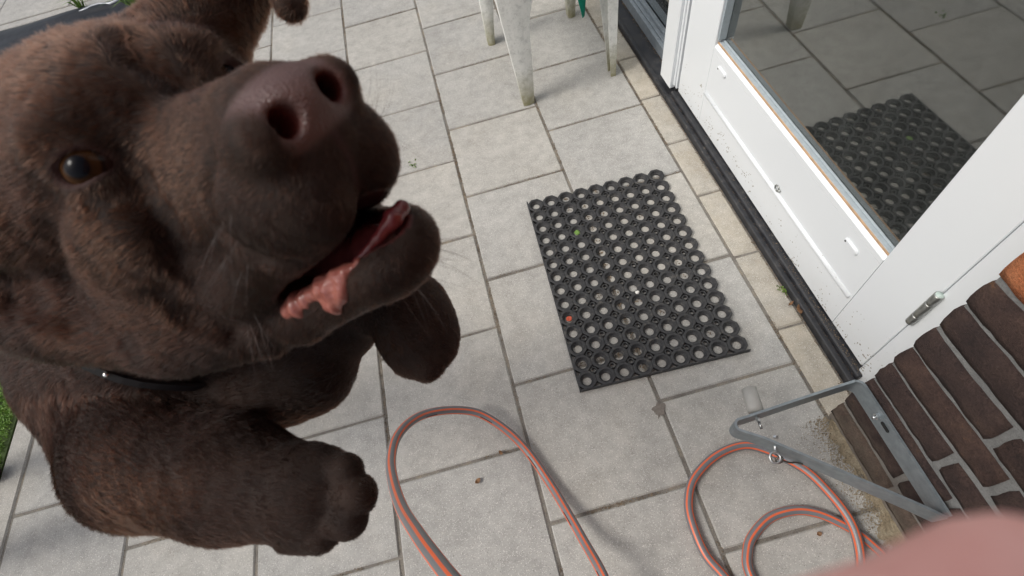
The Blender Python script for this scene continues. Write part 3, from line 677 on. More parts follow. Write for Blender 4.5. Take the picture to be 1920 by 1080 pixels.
bpart('eye_bolt', M_BOLT, lambda m: (m.tube([(.118, -.302, .176), (.112, -.316, .176)], .0030, 8), m.tube([(.106 + .0085 * math.cos(a), -.3265 + .0085 * math.sin(a), .176 + .002 * math.sin(a)) for a in [2 * math.pi * k / 20 for k in range(20)]], .0022, 8, closed=True), m.tube([(.124, -.294, .176), (.1225, -.297, .176)], .0045, 6, smooth=False)))
mb = MB(); mb.tube(spline([(.108, -.318, .176), (.116, -.326, .170), (.120, -.333, .166), (.131, -.338, .160), (.142, -.340, .156), (.152, -.345, .153)], 5), .0017, 6)
mb.tube([(.112 + .006 * math.cos(a), -.331 + .004 * math.sin(a), .172 + .004 * math.sin(a)) for a in [2 * math.pi * k / 14 for k in range(14)]], .0018, 6, closed=True)
tag(mb.obj('wire_hook', simple('tarnished wire', (.16, .14, .12), .4, .8)), 'short dark wire hook hanging from the eye bolt of the bracket', 'hook')

# ------------------------------------------------------------------ lawn, black sheet, weeds
def mat_soil():
    m, nt, b = newmat('lawn soil'); co = objcoord(nt); n = noise(nt, co, 60, 5, .7)
    nt.links.new(ramp(nt, n, [(.3, (.035, .055, .015)), (.7, (.07, .11, .03))]), b.inputs['Base Color']); b.inputs['Roughness'].default_value = .95; return m
mb = MB(); mb.box(-6.0, -1.578, -1.6, 1.30, -.0115, -.002); tag(mb.obj('lawn_soil', mat_soil()), kind='structure')
def blades(name, pts, h, wd, mats, seed, lean=.6):
    rnd = np.random.default_rng(seed); n = len(pts); a = rnd.uniform(0, 2 * np.pi, n); l = rnd.uniform(.25, 1, n) * lean; b = a + rnd.normal(0, .9, n)
    hh = h * rnd.uniform(.5, 1.15, n); V = np.zeros((n, 5, 3)); d = np.stack([np.cos(b), np.sin(b)], 1); s = np.stack([-np.sin(a), np.cos(a)], 1) * wd / 2
    V[:, 0, :2] = pts[:, :2] - s; V[:, 1, :2] = pts[:, :2] + s; V[:, 0, 2] = V[:, 1, 2] = pts[:, 2]
    mid = pts[:, :2] + d * (hh * l * .35)[:, None]
    V[:, 2, :2] = mid - s * .8; V[:, 3, :2] = mid + s * .8; V[:, 2, 2] = V[:, 3, 2] = pts[:, 2] + hh * .6
    V[:, 4, :2] = pts[:, :2] + d * (hh * l)[:, None]; V[:, 4, 2] = pts[:, 2] + hh * (1.05 - .5 * l)
    idx = np.arange(n)[:, None] * 5
    q = np.concatenate([idx + np.array([[0, 1, 3, 2]])], 1); t = idx + np.array([[2, 3, 4]])
    me = bpy.data.meshes.new(name); me.from_pydata(V.reshape(-1, 3).tolist(), [], q.tolist() + t.tolist()); me.materials.append(mats); return link(name, me)
def mat_grass():
    m, nt, b = newmat('grass blades'); co = objcoord(nt); n = noise(nt, co, 35, 5, .7); f = noise(nt, co, 400, 2)
    c = ramp(nt, n, [(.3, (.12, .24, .03)), (.55, (.19, .35, .05)), (.75, (.32, .38, .10))]); c = mix(nt, c, ramp(nt, f, [(.3, .7), (.7, 1.3)]), 1.0, 'MULTIPLY')
    nt.links.new(c, b.inputs['Base Color']); b.inputs['Roughness'].default_value = .6
    b.inputs['Subsurface Weight'].default_value = 0; return m
M_GRASS = mat_grass(); rr = np.random.default_rng(8)
n = 70000; gp = np.zeros((n, 3)); gp[:, 0] = -1.585 - rr.beta(1, 2.2, n) * 1.3; gp[:, 1] = rr.uniform(-.4, 1.28, n); gp[:, 2] = -.003
tag(blades('lawn_grass', gp, .020, .0022, M_GRASS, 5, .9), 'short bright green lawn grass beside the kerb', 'grass', kind='stuff')
# dry blades in the lawn
# black sheet
def sheet():
    nx, ny = 150, 70; X = np.linspace(-6.0, -1.586, nx); X = -1.586 - (1 - np.linspace(0, 1, nx)) ** 1.6 * 4.4; Y = np.linspace(1.31, 2.462, ny); rnd = np.random.default_rng(3)
    ph = rnd.uniform(0, 6.28, 30); V = []
    for y in Y:
        for x in X:
            z = .007
            for k in range(14):
                an = math.radians(-8 + 16 * math.sin(k * 1.7)); fr = 10 + 7 * k; z += .0042 / (1 + .35 * k) * math.sin(fr * (y * math.cos(an) - (x) * math.sin(an) * .5) + ph[k] + 1.2 * math.sin(3 * x + k))
            z += .012 * math.exp(-((y - 2.43) / .05) ** 2) * (.6 + .5 * math.sin(x * 9))
            V.append((x, y + .012 * math.sin(x * 5) * (y > 2.4), max(z, .0)))
    F = [(j * nx + i, j * nx + i + 1, (j + 1) * nx + i + 1, (j + 1) * nx + i) for j in range(ny - 1) for i in range(nx - 1)]
    m, nt, b = newmat('black plastic film'); co = objcoord(nt); n = noise(nt, co, 9, 6, .7)
    nt.links.new(ramp(nt, n, [(.35, (.006, .007, .010)), (.7, (.016, .019, .025))]), b.inputs['Base Color']); b.inputs['Roughness'].default_value = .40; b.inputs['Specular IOR Level'].default_value = .28
    bump(nt, b, noise(nt, co, 45, 5, .7), .6, .003)
    mb = MB(); mb.add(V, F, True); o = mb.obj('plastic_sheet', m); md = o.modifiers.new('s', 'SOLIDIFY'); md.thickness = .001
    tag(o, 'black wrinkled plastic ground sheet between lawn and far path', 'plastic sheet')
    mb = MB(); pts = [Vector((-1.60 - .03 * k, 2.43 + .012 * math.sin(k * 1.3), .016 + .004 * math.sin(k))) for k in range(10)]
    mb.tube(pts, [.002 + .006 * math.sin(math.pi * (k + .5) / 10) for k in range(10)], 6); o2 = mb.obj('sheet_fold', simple('pale film', (.55, .57, .6), .3), o)
sheet()
M_WEED = simple('weed green', (.14, .24, .04), .6, var=.3, scale=80)
def weed(x, y, h, nb, label, seed):
    rnd = np.random.default_rng(seed); p = np.zeros((nb, 3)); p[:, 0] = x + rnd.normal(0, .006, nb); p[:, 1] = y + rnd.normal(0, .006, nb); p[:, 2] = -.003
    V = blades('weed', p, h, .006, M_WEED, seed, 1.1); tag(V, label, 'weed', 'weeds in the joints')
weed(-1.875, 2.475, .10, 26, 'green weed tuft growing at the kerb beyond the black sheet', 3)
weed(-1.70, 2.45, .06, 12, 'tiny weed sprout at the kerb near the pale fold of the sheet', 9)
weed(-1.572, 2.31, .14, 34, 'leafy green weed growing at the right end of the black sheet', 4)
weed(-.43, .795, .012, 10, 'tiny grass sprig in the joint beside the dog muzzle', 14)
weed(.372, .045, .010, 16, 'tiny moss tuft on the edge paver against the threshold', 15)

# ------------------------------------------------------------------ garden chair
def mat_chair():
    m, nt, b = newmat('weathered white plastic'); co = objcoord(nt); n = noise(nt, co, 45, 7, .75)
    sp = nt.nodes.new('ShaderNodeSeparateXYZ'); nt.links.new(co, sp.inputs[0])
    c = ramp(nt, n, [(.3, (.52, .52, .49)), (.5, (.74, .74, .70)), (.75, (.80, .79, .75))])
    ma = nt.nodes.new('ShaderNodeMath'); ma.operation = 'MULTIPLY_ADD'; ma.inputs[1].default_value = .12; nt.links.new(n, ma.inputs[0]); nt.links.new(sp.outputs[2], ma.inputs[2])
    c = mix(nt, (.27, .25, .13), c, ramp(nt, ma.outputs[0], [(.05, .0), (.19, 1.0)]))
    f = noise(nt, co, 150, 5, .8); c = mix(nt, c, (.28, .28, .26), ramp(nt, f, [(.56, 0), (.7, .55)]))
    nt.links.new(c, b.inputs['Base Color']); b.inputs['Roughness'].default_value = .5; bump(nt, b, f, .4, .0006); return m
M_CHAIR = mat_chair()
chair = empty('garden_chair', (.10, 1.12, 0), 'weathered white plastic garden chair with mossy feet near the wall', 'chair')
def cpart(name, fn, mat=M_CHAIR):
    mb = MB(); fn(mb); mb.v = [(a - .10, b - 1.12, c) for a, b, c in mb.v]; return mb.obj(name, mat, chair)
def Lleg(m, sec, t=.0045):
    # sec: list of (z, corner x,y, wide-face vector, flange vector); a hollow moulded leg, front face bowed
    rings = []
    for z, (cx, cy), (ax, ay), (bx, by) in sec:
        o = []; inn = []; K = 7
        for k in range(K):
            s = k / (K - 1); bow = .0035 * math.sin(math.pi * s) + 0.010 * math.hypot(ax, ay) * math.sin(math.pi * s)
            L = math.hypot(bx, by) or 1
            o.append((cx + ax * s - bx / L * bow, cy + ay * s - by / L * bow, z)); inn.append((cx + ax * s + bx / L * (t - bow), cy + ay * s + by / L * (t - bow), z))
        fl = [(cx + ax + bx, cy + ay + by, z), (cx + ax + bx - ax / max(math.hypot(ax, ay), 1e-6) * t, cy + ay + by - ay / max(math.hypot(ax, ay), 1e-6) * t, z)]
        fr = [(cx + bx + ax / max(math.hypot(ax, ay), 1e-6) * t, cy + by + ay / max(math.hypot(ax, ay), 1e-6) * t, z), (cx + bx, cy + by, z)]
        rings.append(o + fl + inn[::-1] + fr)
    m.loft(rings, smooth=False)
cpart('leg', lambda m: Lleg(m, [(.0, (-.040, .918), (.036, .004), (0, .030)), (.06, (-.045, .921), (.046, .004), (0, .033)), (.12, (-.050, .925), (.056, .004), (0, .036)), (.20, (-.057, .930), (.067, .004), (0, .040)), (.26, (-.062, .935), (.076, .004), (0, .044)), (.32, (-.067, .938), (.098, .003), (0, .046)), (.36, (-.069, .942), (.16, .002), (0, .048)), (.405, (-.072, .945), (.30, .0), (0, .05))]))
cpart('leg', lambda m: Lleg(m, [(.0, (.280, .940), (.0, .034), (-.016, 0)), (.08, (.282, .944), (.0, .045), (-.022, 0)), (.2, (.286, .955), (.0, .075), (-.030, 0)), (.30, (.288, .958), (.0, .13), (-.034, 0)), (.405, (.290, .960), (.0, .24), (-.038, 0))]))
cpart('leg', lambda m: Lleg(m, [(.0, (-.080, 1.290), (.024, -.004), (0, .03)), (.08, (-.080, 1.295), (.034, -.004), (0, .034)), (.2, (-.078, 1.302), (.052, -.004), (0, .04)), (.405, (-.074, 1.305), (.11, .0), (0, .045))]))
cpart('leg', lambda m: Lleg(m, [(.0, (.233, 1.318), (.026, .003), (0, .03)), (.08, (.229, 1.32), (.036, .003), (0, .034)), (.2, (.222, 1.322), (.052, .003), (0, .04)), (.405, (.19, 1.325), (.095, .0), (0, .045))]))
def seat(m):
    for k in range(9):
        x0 = -.075 + k * .0415; m.box(x0, x0 + .033, .955, 1.34, .4065, .4185, .002)
    m.box(-.083, .298, .925, .9545, .4055, .423, .003); m.box(-.083, .298, 1.3405, 1.375, .4055, .423, .003)
cpart('seat', seat)
def back(m):
    for k in range(7):
        x0 = -.055 + k * .047; m.loft([[(x0, y, z), (x0 + .034, y, z), (x0 + .034, y + .006, z), (x0, y + .006, z)] for y, z in ((1.352, .4235), (1.385, .60), (1.425, .78))])
    m.loft([[(x, 1.42, .7805), (x, 1.44, .7805), (x, 1.45, .84 + .02 * math.cos((x - .1) * 7)), (x, 1.43, .84 + .02 * math.cos((x - .1) * 7))] for x in np.linspace(-.10, .31, 9)])
cpart('backrest', back)
for sx, xa in ((-1, -.098), (1, .302)):
    cpart('armrest', lambda m: m.tube(spline([(xa, .955, .4235), (xa + sx * .02, .945, .55), (xa + sx * .03, .96, .62), (xa + sx * .035, 1.05, .645), (xa + sx * .03, 1.25, .66), (xa + sx * .01, 1.40, .70)], 4), .017, 8))
# green cloth over the chair, one corner hanging down
def cloth():
    V = []; F = []; n = 14
    for j in range(n):
        t = j / (n - 1)
        for i in range(n):
            s = i / (n - 1)
            # a sheet hanging from the seat edge, its lowest corner pointing down
            z = .43 - .300 * t * (1 - abs(s - .5) * 1.6) ; x = .135 + .15 * s + .0 * t; y = 1.085 + .022 * math.sin(s * 7 + t * 2) * t
            V.append((x + (.222 - x) * t ** 3 * .3, y, z))
    F = [(j * n + i, j * n + i + 1, (j + 1) * n + i + 1, (j + 1) * n + i) for j in range(n - 1) for i in range(n - 1)]
    m, nt, b = newmat('green cloth'); co = objcoord(nt); nn = noise(nt, co, 60, 4)
    nt.links.new(ramp(nt, nn, [(.3, (.0, .24, .16)), (.7, (.005, .33, .22))]), b.inputs['Base Color']); b.inputs['Roughness'].default_value = .85; bump(nt, b, noise(nt, co, 900, 1), .5, .0005)
    mb = MB(); mb.add(V, F, True); o = mb.obj('cloth', m); md = o.modifiers.new('s', 'SOLIDIFY'); md.thickness = .002
    tag(o, 'green cloth with its corner hanging down below the white chair seat', 'cloth')
cloth()

# ================================================================== the dog
# The animal is modelled in centimetres in a frame turned with its own leap, then set into the garden.
BODY = Matrix.Translation(CAM_POS) @ euler_cam(0.56284, -0.00643, -0.27139)
BODY_M = np.array(BODY)
HR = np.array([[0.677, 0.462, -0.573], [0.091, 0.719, 0.688], [0.730, -0.519, 0.445]])
u_, s_, vt_ = np.linalg.svd(HR); HR = u_ @ vt_
HT = np.array([-6.9267, 6.5069, -17.9186])
def H(*p): return HR @ np.array(p, float) + HT            # head frame (x to the nose, y to the dog's left, z up) -> body frame
def to_world(P): return (np.asarray(P) / 100) @ BODY_M[:3, :3].T + BODY_M[:3, 3]
def B(x, y, d): return np.array([x, y, -d], float)
def PX(u, v, d): return np.array([(u - 960) / 963.18 * d, (540 - v) / 963.18 * d, -d])
class Shape:
    def __init__(s): s.ops = []
    def cone(s, a, b, ra, rb, k=1.0, sub=False): s.ops.append(('c', np.array(a, float), np.array(b, float), ra, rb, k, sub)); return s
    def ell(s, c, r, k=1.0, R=HR, sub=False): s.ops.append(('e', np.array(c, float), np.array(r, float), R, None, k, sub)); return s
    def dist(s, P, op):
        if op[0] == 'c':
            a, b, ra, rb = op[1:5]; ab = b - a; h = np.clip(((P - a) @ ab) / (ab @ ab), 0, 1)
            return np.linalg.norm(P - a - h[:, None] * ab, axis=1) - (ra + (rb - ra) * h)
        c, r, R = op[1:4]; q = (P - c) @ R
        k0 = np.linalg.norm(q / r, axis=1); k1 = np.linalg.norm(q / (r * r), axis=1) + 1e-9
        return k0 * (k0 - 1) / k1
    def __call__(s, P):
        P = np.asarray(P, float); d = np.full(len(P), 50.0)
        for op in s.ops:
            k = op[5]; mg = k + 1.6
            if op[0] == 'c': lo = np.minimum(op[1] - op[3], op[2] - op[4]) - mg; hi = np.maximum(op[1] + op[3], op[2] + op[4]) + mg
            else: hw = np.sqrt(((op[3] * op[2]) ** 2).sum(1)); lo = op[1] - hw - mg; hi = op[1] + hw + mg
            ix = np.flatnonzero(((P > lo) & (P < hi)).all(1))
            if not len(ix): continue
            e = s.dist(P[ix], op); dd = d[ix]
            if op[6]:
                h = np.clip(0.5 - 0.5 * (dd + e) / k, 0, 1); dd = dd * (1 - h) + (-e) * h + k * h * (1 - h)
            else:
                h = np.clip(0.5 + 0.5 * (e - dd) / k, 0, 1); dd = e * (1 - h) + dd * h - k * h * (1 - h)
            d[ix] = dd
        return d
    def bounds(s, pad=1.5):
        lo = np.full(3, 1e9); hi = -lo
        for op in s.ops:
            if op[6]: continue
            if op[0] == 'c':
                for c, r in ((op[1], op[3]), (op[2], op[4])): lo = np.minimum(lo, c - r); hi = np.maximum(hi, c + r)
            else: r = op[2].max(); lo = np.minimum(lo, op[1] - r); hi = np.maximum(hi, op[1] + r)
        return lo - pad, hi + pad
def polygonise(sh, hfine, ratio=4):
    """naive surface nets on a sparse grid, then every vertex is moved onto the surface"""
    lo, hi = sh.bounds(); H_ = hfine * ratio
    n = np.ceil((hi - lo) / H_).astype(int) + 1
    g = [lo[i] + H_ * np.arange(n[i]) for i in range(3)]
    C = np.stack(np.meshgrid(*g, indexing='ij'), -1).reshape(-1, 3) + H_ / 2
    dc = sh(C).reshape(n); act = np.abs(dc) < H_ * 1.25
    N_ = n * ratio; vol = np.where(dc > 0, 1.0, -1.0).astype(np.float32)
    vol = vol.repeat(ratio, 0).repeat(ratio, 1).repeat(ratio, 2)
    blk = np.argwhere(act); off = np.stack(np.meshgrid(*[np.arange(ratio)] * 3, indexing='ij'), -1).reshape(-1, 3)
    idx = (blk[:, None, :] * ratio + off[None]).reshape(-1, 3)
    vol[idx[:, 0], idx[:, 1], idx[:, 2]] = sh(lo + idx * hfine)
    sgn = vol < 0
    # cells with a sign change
    c = np.zeros(np.array(vol.shape) - 1, np.uint8)
    for a in (0, 1):
        for b in (0, 1):
            for d in (0, 1): c += sgn[a:c.shape[0] + a, b:c.shape[1] + b, d:c.shape[2] + d]
    cells = np.argwhere((c > 0) & (c < 8)); vid = -np.ones(c.shape, np.int32); vid[cells[:, 0], cells[:, 1], cells[:, 2]] = np.arange(len(cells))
    acc = np.zeros((len(cells), 3)); cnt = np.zeros(len(cells)); cor = [(a, b, d) for a in (0, 1) for b in (0, 1) for d in (0, 1)]
    val = {k: vol[cells[:, 0] + k[0], cells[:, 1] + k[1], cells[:, 2] + k[2]] for k in cor}
    for i, p in enumerate(cor):
        for q in cor[i + 1:]:
            if sum(abs(p[j] - q[j]) for j in range(3)) != 1: continue
            m = (val[p] < 0) != (val[q] < 0); t = np.where(m, val[p] / np.where(m, val[p] - val[q], 1), 0)
            acc += m[:, None] * (np.array(p) + t[:, None] * (np.array(q) - np.array(p))); cnt += m
    V = lo + (cells + acc / cnt[:, None]) * hfine
    faces = []
    for ax in range(3):
        e = [0, 0, 0]; e[ax] = 1; o1, o2 = [(1, 2), (2, 0), (0, 1)][ax]
        s0 = sgn[:-1, :-1, :-1]; s1 = sgn[e[0]:e[0] + s0.shape[0], e[1]:e[1] + s0.shape[1], e[2]:e[2] + s0.shape[2]]
        ch = np.argwhere(s0 != s1); ch = ch[(ch[:, o1] > 0) & (ch[:, o2] > 0)]
        a = np.zeros(3, int); a[o1] = 1; b = np.zeros(3, int); b[o2] = 1
        q = np.stack([vid[tuple((ch - a - b).T)], vid[tuple((ch - b).T)], vid[tuple(ch.T)], vid[tuple((ch - a).T)]], 1)
        fl = s0[tuple(ch.T)]; q[~fl] = q[~fl][:, ::-1]; faces.append(q[(q >= 0).all(1)])
    F = np.concatenate(faces)
    for _ in range(2):
        d, G = grad(sh, V); V = V - np.clip(d, -hfine, hfine)[:, None] * G
    return V, F
def grad(sh, P, e=0.03):
    d0 = sh(P); G = np.stack([sh(P + np.eye(3)[i] * e) - d0 for i in range(3)], 1)
    return d0, G / (np.linalg.norm(G, axis=1)[:, None] + 1e-9)

S_ = Shape()
def Wd(x, y, z):   # world metres -> body frame centimetres
    return (np.linalg.inv(BODY_M) @ np.array([x, y, z, 1]))[:3] * 100
# neck, chest and trunk; the trunk runs out of the picture to the left
CH = PX(25, 525, 50); MIDT = PX(-340, 670, 60); PEL = PX(-760, 760, 72)
S_.cone(H(-18.5, 0, 3.2), CH, 6.6, 7.8, 3)
S_.cone(CH, MIDT, 8.2, 9.3, 4); S_.cone(MIDT, PEL, 9.3, 8.0, 3)
S_.cone(H(-15, 0, -4), PX(170, 660, 44), 4.6, 5.2, 3)
# near foreleg (dog's right)
S_.cone(PX(170, 690, 47), PX(278, 858, 38.5), 5.1, 4.7, 3)
S_.cone(PX(272, 860, 38.5), PX(430, 895, 35), 4.7, 3.9, 1.5)
S_.cone(PX(430, 895, 35), PX(560, 925, 33), 3.8, 3.0, 1.5)
S_.ell(PX(590, 930, 32.6), (3.2, 3.2, 2.3), 1.0, R=np.eye(3))
for (u, v, d, r) in ((648, 885, 31.8, 1.15), (668, 928, 31.3, 1.3), (652, 972, 31.2, 1.25), (600, 1000, 31.6, 1.2)):
    S_.cone(PX(u - 55, v, d + .8), PX(u, v, d), 1.2, r, .16)
# far foreleg: upper arm and elbow, forearm rising behind the chin, paw hanging down
S_.cone(PX(250, 690, 48), PX(520, 690, 42.5), 5.6, 4.5, 2.5)
S_.cone(PX(545, 690, 42.5), PX(572, 688, 42.0), 4.5, 4.05, 1)
S_.cone(PX(570, 665, 42.0), PX(700, 540, 40), 3.6, 2.9, 1.0)
S_.cone(PX(700, 540, 40), PX(768, 585, 38), 2.9, 3.0, 1.0)
S_.ell(PX(785, 628, 37), (2.95, 3.0, 2.4), 1.0, R=np.eye(3))
for (u, v, d, r) in ((822, 655, 36.5, 1.2), (800, 684, 36.2, 1.25), (768, 676, 36.6, 1.15)):
    S_.cone(PX(u - 12, v - 45, d + .5), PX(u, v, d), 1.3, r, .5)
S_.cone(PX(645, 640, 41.5), PX(656, 645, 41), .9, .55, .4)
# hind legs and tail, standing out of the picture
NB = len(S_.ops)
for s in (-1, 1):
    wp = BODY_M[:3, :3] @ (PEL / 100) + BODY_M[:3, 3]; hx_, hy_, hz_ = wp
    hip = Wd(hx_ - .03, hy_ + .08 * s, hz_ - .03); knee = Wd(hx_ + .02, hy_ - .06 + .10 * s, .27); hock = Wd(hx_ - .16, hy_ - .06 + .10 * s, .12); toe = Wd(hx_ - .12, hy_ - .06 + .10 * s, .03)
    S_.cone(hip, knee, 6.3, 4.0, 2); S_.cone(knee, hock, 3.6, 2.1, 1.2); S_.cone(hock, toe, 2.0, 2.1, 1); S_.cone(toe, Wd(hx_ - .05, hy_ - .06 + .10 * s, .025), 2.3, 2.1, 1)
t1 = Wd(hx_ - .20, hy_ - .02, hz_ + .02); S_.cone(PEL, t1, 3.4, 2.2, 2); S_.cone(t1, Wd(hx_ - .42, hy_ - .03, hz_ + .16), 2.1, 1.0, 1)
# ---------------- head
n0 = len(S_.ops)
S_.ell(H(-17.0, 0, 3.6), (7.2, 6.9, 6.2), 2.0)
S_.ell(H(-13.2, 0, 4.3), (3.7, 5.2, 3.6), 1.5)
for s in (-1, 1):
    S_.ell(H(-12.0, 3.3 * s, 5.5), (1.7, 1.9, 1.0), 1.1)              # brow
    S_.ell(H(-14.5, 4.9 * s, .2), (4.8, 2.4, 3.8), 1.6)              # cheekbone
    S_.ell(H(-14.5, 4.4 * s, -3.6), (4.6, 2.7, 3.8), 1.6)            # masseter
    S_.ell(H(-10.6, 2.7 * s, -1.3), (3.2, 1.7, 3.2), 1.3)
S_.cone(H(-11.5, 0, .5), H(-7.5, 0, -.55), 3.8, 3.2, 1.2); S_.cone(H(-7.5, 0, -.55), H(-3.2, 0, -.7), 3.2, 2.9, 1.0)            # muzzle
S_.cone(H(-11, 0, 2.3), H(-2.6, 0, .6), 1.6, 1.5, 1.0)               # bridge
for s in (-1, 1):
    S_.ell(H(-4.9, 1.9 * s, -2.1), (3.6, 2.1, 2.8), 1.1)             # flews
    S_.ell(H(-2.7, 1.55 * s, -2.4), (1.75, 1.6, 2.0), .5)
    S_.cone(H(-5.2, 2.5 * s, -3.3), H(-9.8, 3.9 * s, -4.2), 1.4, 1.5, 1.0)
EYES = []
for s in (-1, 1):                                                    # eye socket and lids
    EC = H(-11.3 if s < 0 else -11.8, 3.75 * s if s < 0 else 3.7, 3.6 if s < 0 else 3.35); A_ = np.array([.80, .52 * s, .20]); A_ /= np.linalg.norm(A_)
    X_ = np.array([.55, -.80 * s, -.16]); X_ -= A_ * (X_ @ A_); X_ /= np.linalg.norm(X_); Y_ = np.cross(A_, X_) * (1 if s < 0 else -1)
    Y_ = Y_ if Y_[2] > 0 else -Y_
    S_.ell(EC, (1.40, 1.40, 1.40), .8)
    EYES.append((EC, A_, X_, Y_))
S_.cone(H(.25, 0, -1.2), H(-.7, 0, -4.6), .32, .42, .22, sub=True)     # groove below the nose
# loose skin of the throat on the near side
S_.cone(PX(110, 560, 31), PX(330, 605, 28.5), 3.7, 2.7, 2.0); S_.cone(PX(330, 605, 28.5), PX(500, 625, 27), 2.6, 1.3, 1.2)
# lower jaw
JAW0 = len(S_.ops)
for s in (-1, 1):
    S_.cone(H(-14, 3.4 * s, -5.2), H(-9.5, 3.0 * s, -6.8), 2.2, 1.5, 1.0)
    S_.cone(H(-9.5, 3.0 * s, -6.9), H(-3.8, 1.45 * s, -6.7), 1.45, 1.25, .8)
S_.cone(H(-13, 0, -6.7), H(-4.5, 0, -7.3), 2.6, 1.35, 1.2)
S_.ell(H(-3.1, 0, -6.6), (1.9, 2.2, 1.85), .8)
S_.ell(H(-5.0, 0, -5.0), (4.0, 1.85, 1.35), .5, sub=True)             # mouth cavity
S_.ell(H(-6.9, -1.7, -5.15), (4.2, 1.9, .75), .5, sub=True)
# ears: the far one thrown up with its tip folded over, the near one flung back
S_.cone(H(-15, 5.2, 6.2), PX(415, -10, 29.5), 2.9, 2.3, 1.2); S_.cone(PX(415, -10, 29.5), PX(465, -95, 28.5), 2.2, 1.8, 1.0)
S_.cone(PX(465, -95, 28.5), PX(525, -75, 28), 1.7, 1.2, .8); S_.cone(PX(525, -75, 28), PX(545, 10, 27.5), 1.15, .86, .6)
S_.cone(H(-18, -6.0, 5.0), PX(-150, 470, 30), 2.8, 2.0, 1.2); S_.cone(PX(-150, 470, 30), PX(-250, 560, 32), 1.9, .9, .8)
for EC, A_, X_, Y_ in EYES:                                          # the almond opening between the lids
    S_.ell(EC + HR @ (A_ * 1.30), (1.28, .64, .66), .14, R=HR @ np.stack([X_, Y_, A_], 1), sub=True)
# nose leather
S_.ell(H(-1.85, 0, .18), (2.0, 2.5, 1.5), .35)
S_.ell(H(-1.7, -2.0, .05), (1.6, .95, 1.15), .5); S_.ell(H(-1.7, 2.0, .05), (1.6, .95, 1.15), .5)
for s in (-1, 1):
    S_.cone(H(.3, 1.10 * s, .10), H(-2.2, 1.35 * s, .0), .58, .42, .3, sub=True)
    S_.cone(H(.0, 1.4 * s, -.25), H(-.05, 2.15 * s, -.68), .34, .28, .16, sub=True); S_.cone(H(-.05, 2.15 * s, -.68), H(-1.1, 2.95 * s, -.85), .28, .12, .16, sub=True)
S_.cone(H(.45, 0, .2), H(.1, 0, -1.3), .05, .1, .2, sub=True)
def surf(u, v, d0=14.0):
    ray_ = PX(u, v, 1.0); t = np.linspace(d0, 60, 460); val = S_(t[:, None] * ray_[None]); i = int(np.argmax(val < 0)); t1 = t[i]
    return ray_ * t1
# folds of the loose skin: shallow grooves laid along the surface
for path, rad_, k_, up in (([(235, 62), (268, 104), (330, 150)], .45, 1.1, .22), ([(222, 300), (262, 345), (305, 410), (330, 475)], .30, 1.0, .12), ([(85, 385), (85, 450), (120, 535)], .40, 1.3, .14),
                       ([(398, 300), (384, 360), (408, 430), (480, 487), (560, 497)], .18, .6, .10), ([(300, 560), (350, 600), (430, 622)], .45, .9, .25), ([(20, 560), (120, 600), (230, 650)], .6, 1.2, .3)):
    P_s = [surf(*p) for p in path]
    for a_, b_ in zip(P_s[:-1], P_s[1:]): S_.cone(a_ * (1 - up / abs(a_[2])), b_ * (1 - up / abs(b_[2])), rad_, rad_ * .9, k_, sub=True)
DV, DF = polygonise(S_, 0.22)
dn, DN = grad(S_, DV)
def headloc(P): return (P - HT) @ HR
HL = headloc(DV)

# ---------------- zones and hair flow, worked out on the vertices
def ellk(P, c, r): return np.sqrt((((P - np.array(c)) / np.array(r)) ** 2).sum(1))
z_nose = np.clip((1.12 - ellk(HL, (-1.75, 0, .14), (1.95, 2.6, 1.58))) / .13, 0, 1) * (HL[:, 2] > -1.75 + .0 * HL[:, 0])
z_nostril = np.zeros(len(HL))
for s in (-1, 1): z_nostril = np.maximum(z_nostril, np.clip((.95 - np.linalg.norm((HL - np.array((-.95, 1.18 * s, .05))) / np.array((1.3, .75, .75)), axis=1)) / .25, 0, 1))
inner = (ellk(HL, (-5.0, 0, -5.0), (4.12, 1.97, 1.5)) < 1.04) | (ellk(HL, (-6.9, -1.7, -5.15), (4.3, 2.0, .9)) < 1.04)
z_mouth = inner.astype(float)
z_eye = np.zeros(len(HL))
for EC, A_, X_, Y_ in EYES:
    q = (HL - headloc(EC[None])[0]) @ np.stack([X_, Y_, A_], 1)
    z_eye = np.maximum(z_eye, np.clip((1.32 - np.sqrt((q[:, 0] / 1.05) ** 2 + (q[:, 1] / .68) ** 2)) / .3, 0, 1) * (q[:, 2] > .3) * (np.linalg.norm(q, axis=1) < 2.2))
z_eye = np.maximum(z_eye, np.exp(-(HL[:, 1] / .16) ** 2) * (HL[:, 0] > -2.2) * (HL[:, 2] < -1.1) * (HL[:, 2] > -4.4))
far_ = HL[:, 0] < -26
for z in (z_nose, z_nostril, z_mouth, z_eye): z[far_] = 0
flow = np.zeros_like(DV); wsum = np.zeros(len(DV)) + 1e-9; hlen = np.zeros(len(DV))
for i, op in enumerate(S_.ops[:n0]):
    d = S_.dist(DV, op); w_ = np.exp(-np.clip(d, 0, 30) / .7)
    dirv = (op[2] - op[1]) if op[0] == 'c' else np.array([.9, -.25, .2]) * 1.0
    dirv = dirv / np.linalg.norm(dirv)
    L = [1.1, 1.1, 1.1, .9, .9, .75, .6, .35][i] if i < 8 else (.3 if i < 12 else (.6 if i < 14 else .4))
    flow += w_[:, None] * dirv; hlen += w_ * L; wsum += w_
flow /= wsum[:, None]; hlen /= wsum
headw = np.zeros(len(DV))
for op in S_.ops[n0:]:
    if op[6]: continue
    headw = np.maximum(headw, np.exp(-np.clip(S_.dist(DV, op), 0, 30) / .7))
bodyw = np.clip(wsum, 0, 1); hw = headw / (headw + bodyw * 1.0 + 1e-9)
x, y, z = HL.T
fl = np.stack([-np.ones_like(x), .18 * np.sign(y) * np.clip(np.abs(y) / 3, 0, 1), np.zeros_like(x)], 1)
muz = np.clip((x + 9.5) / 3, 0, 1)
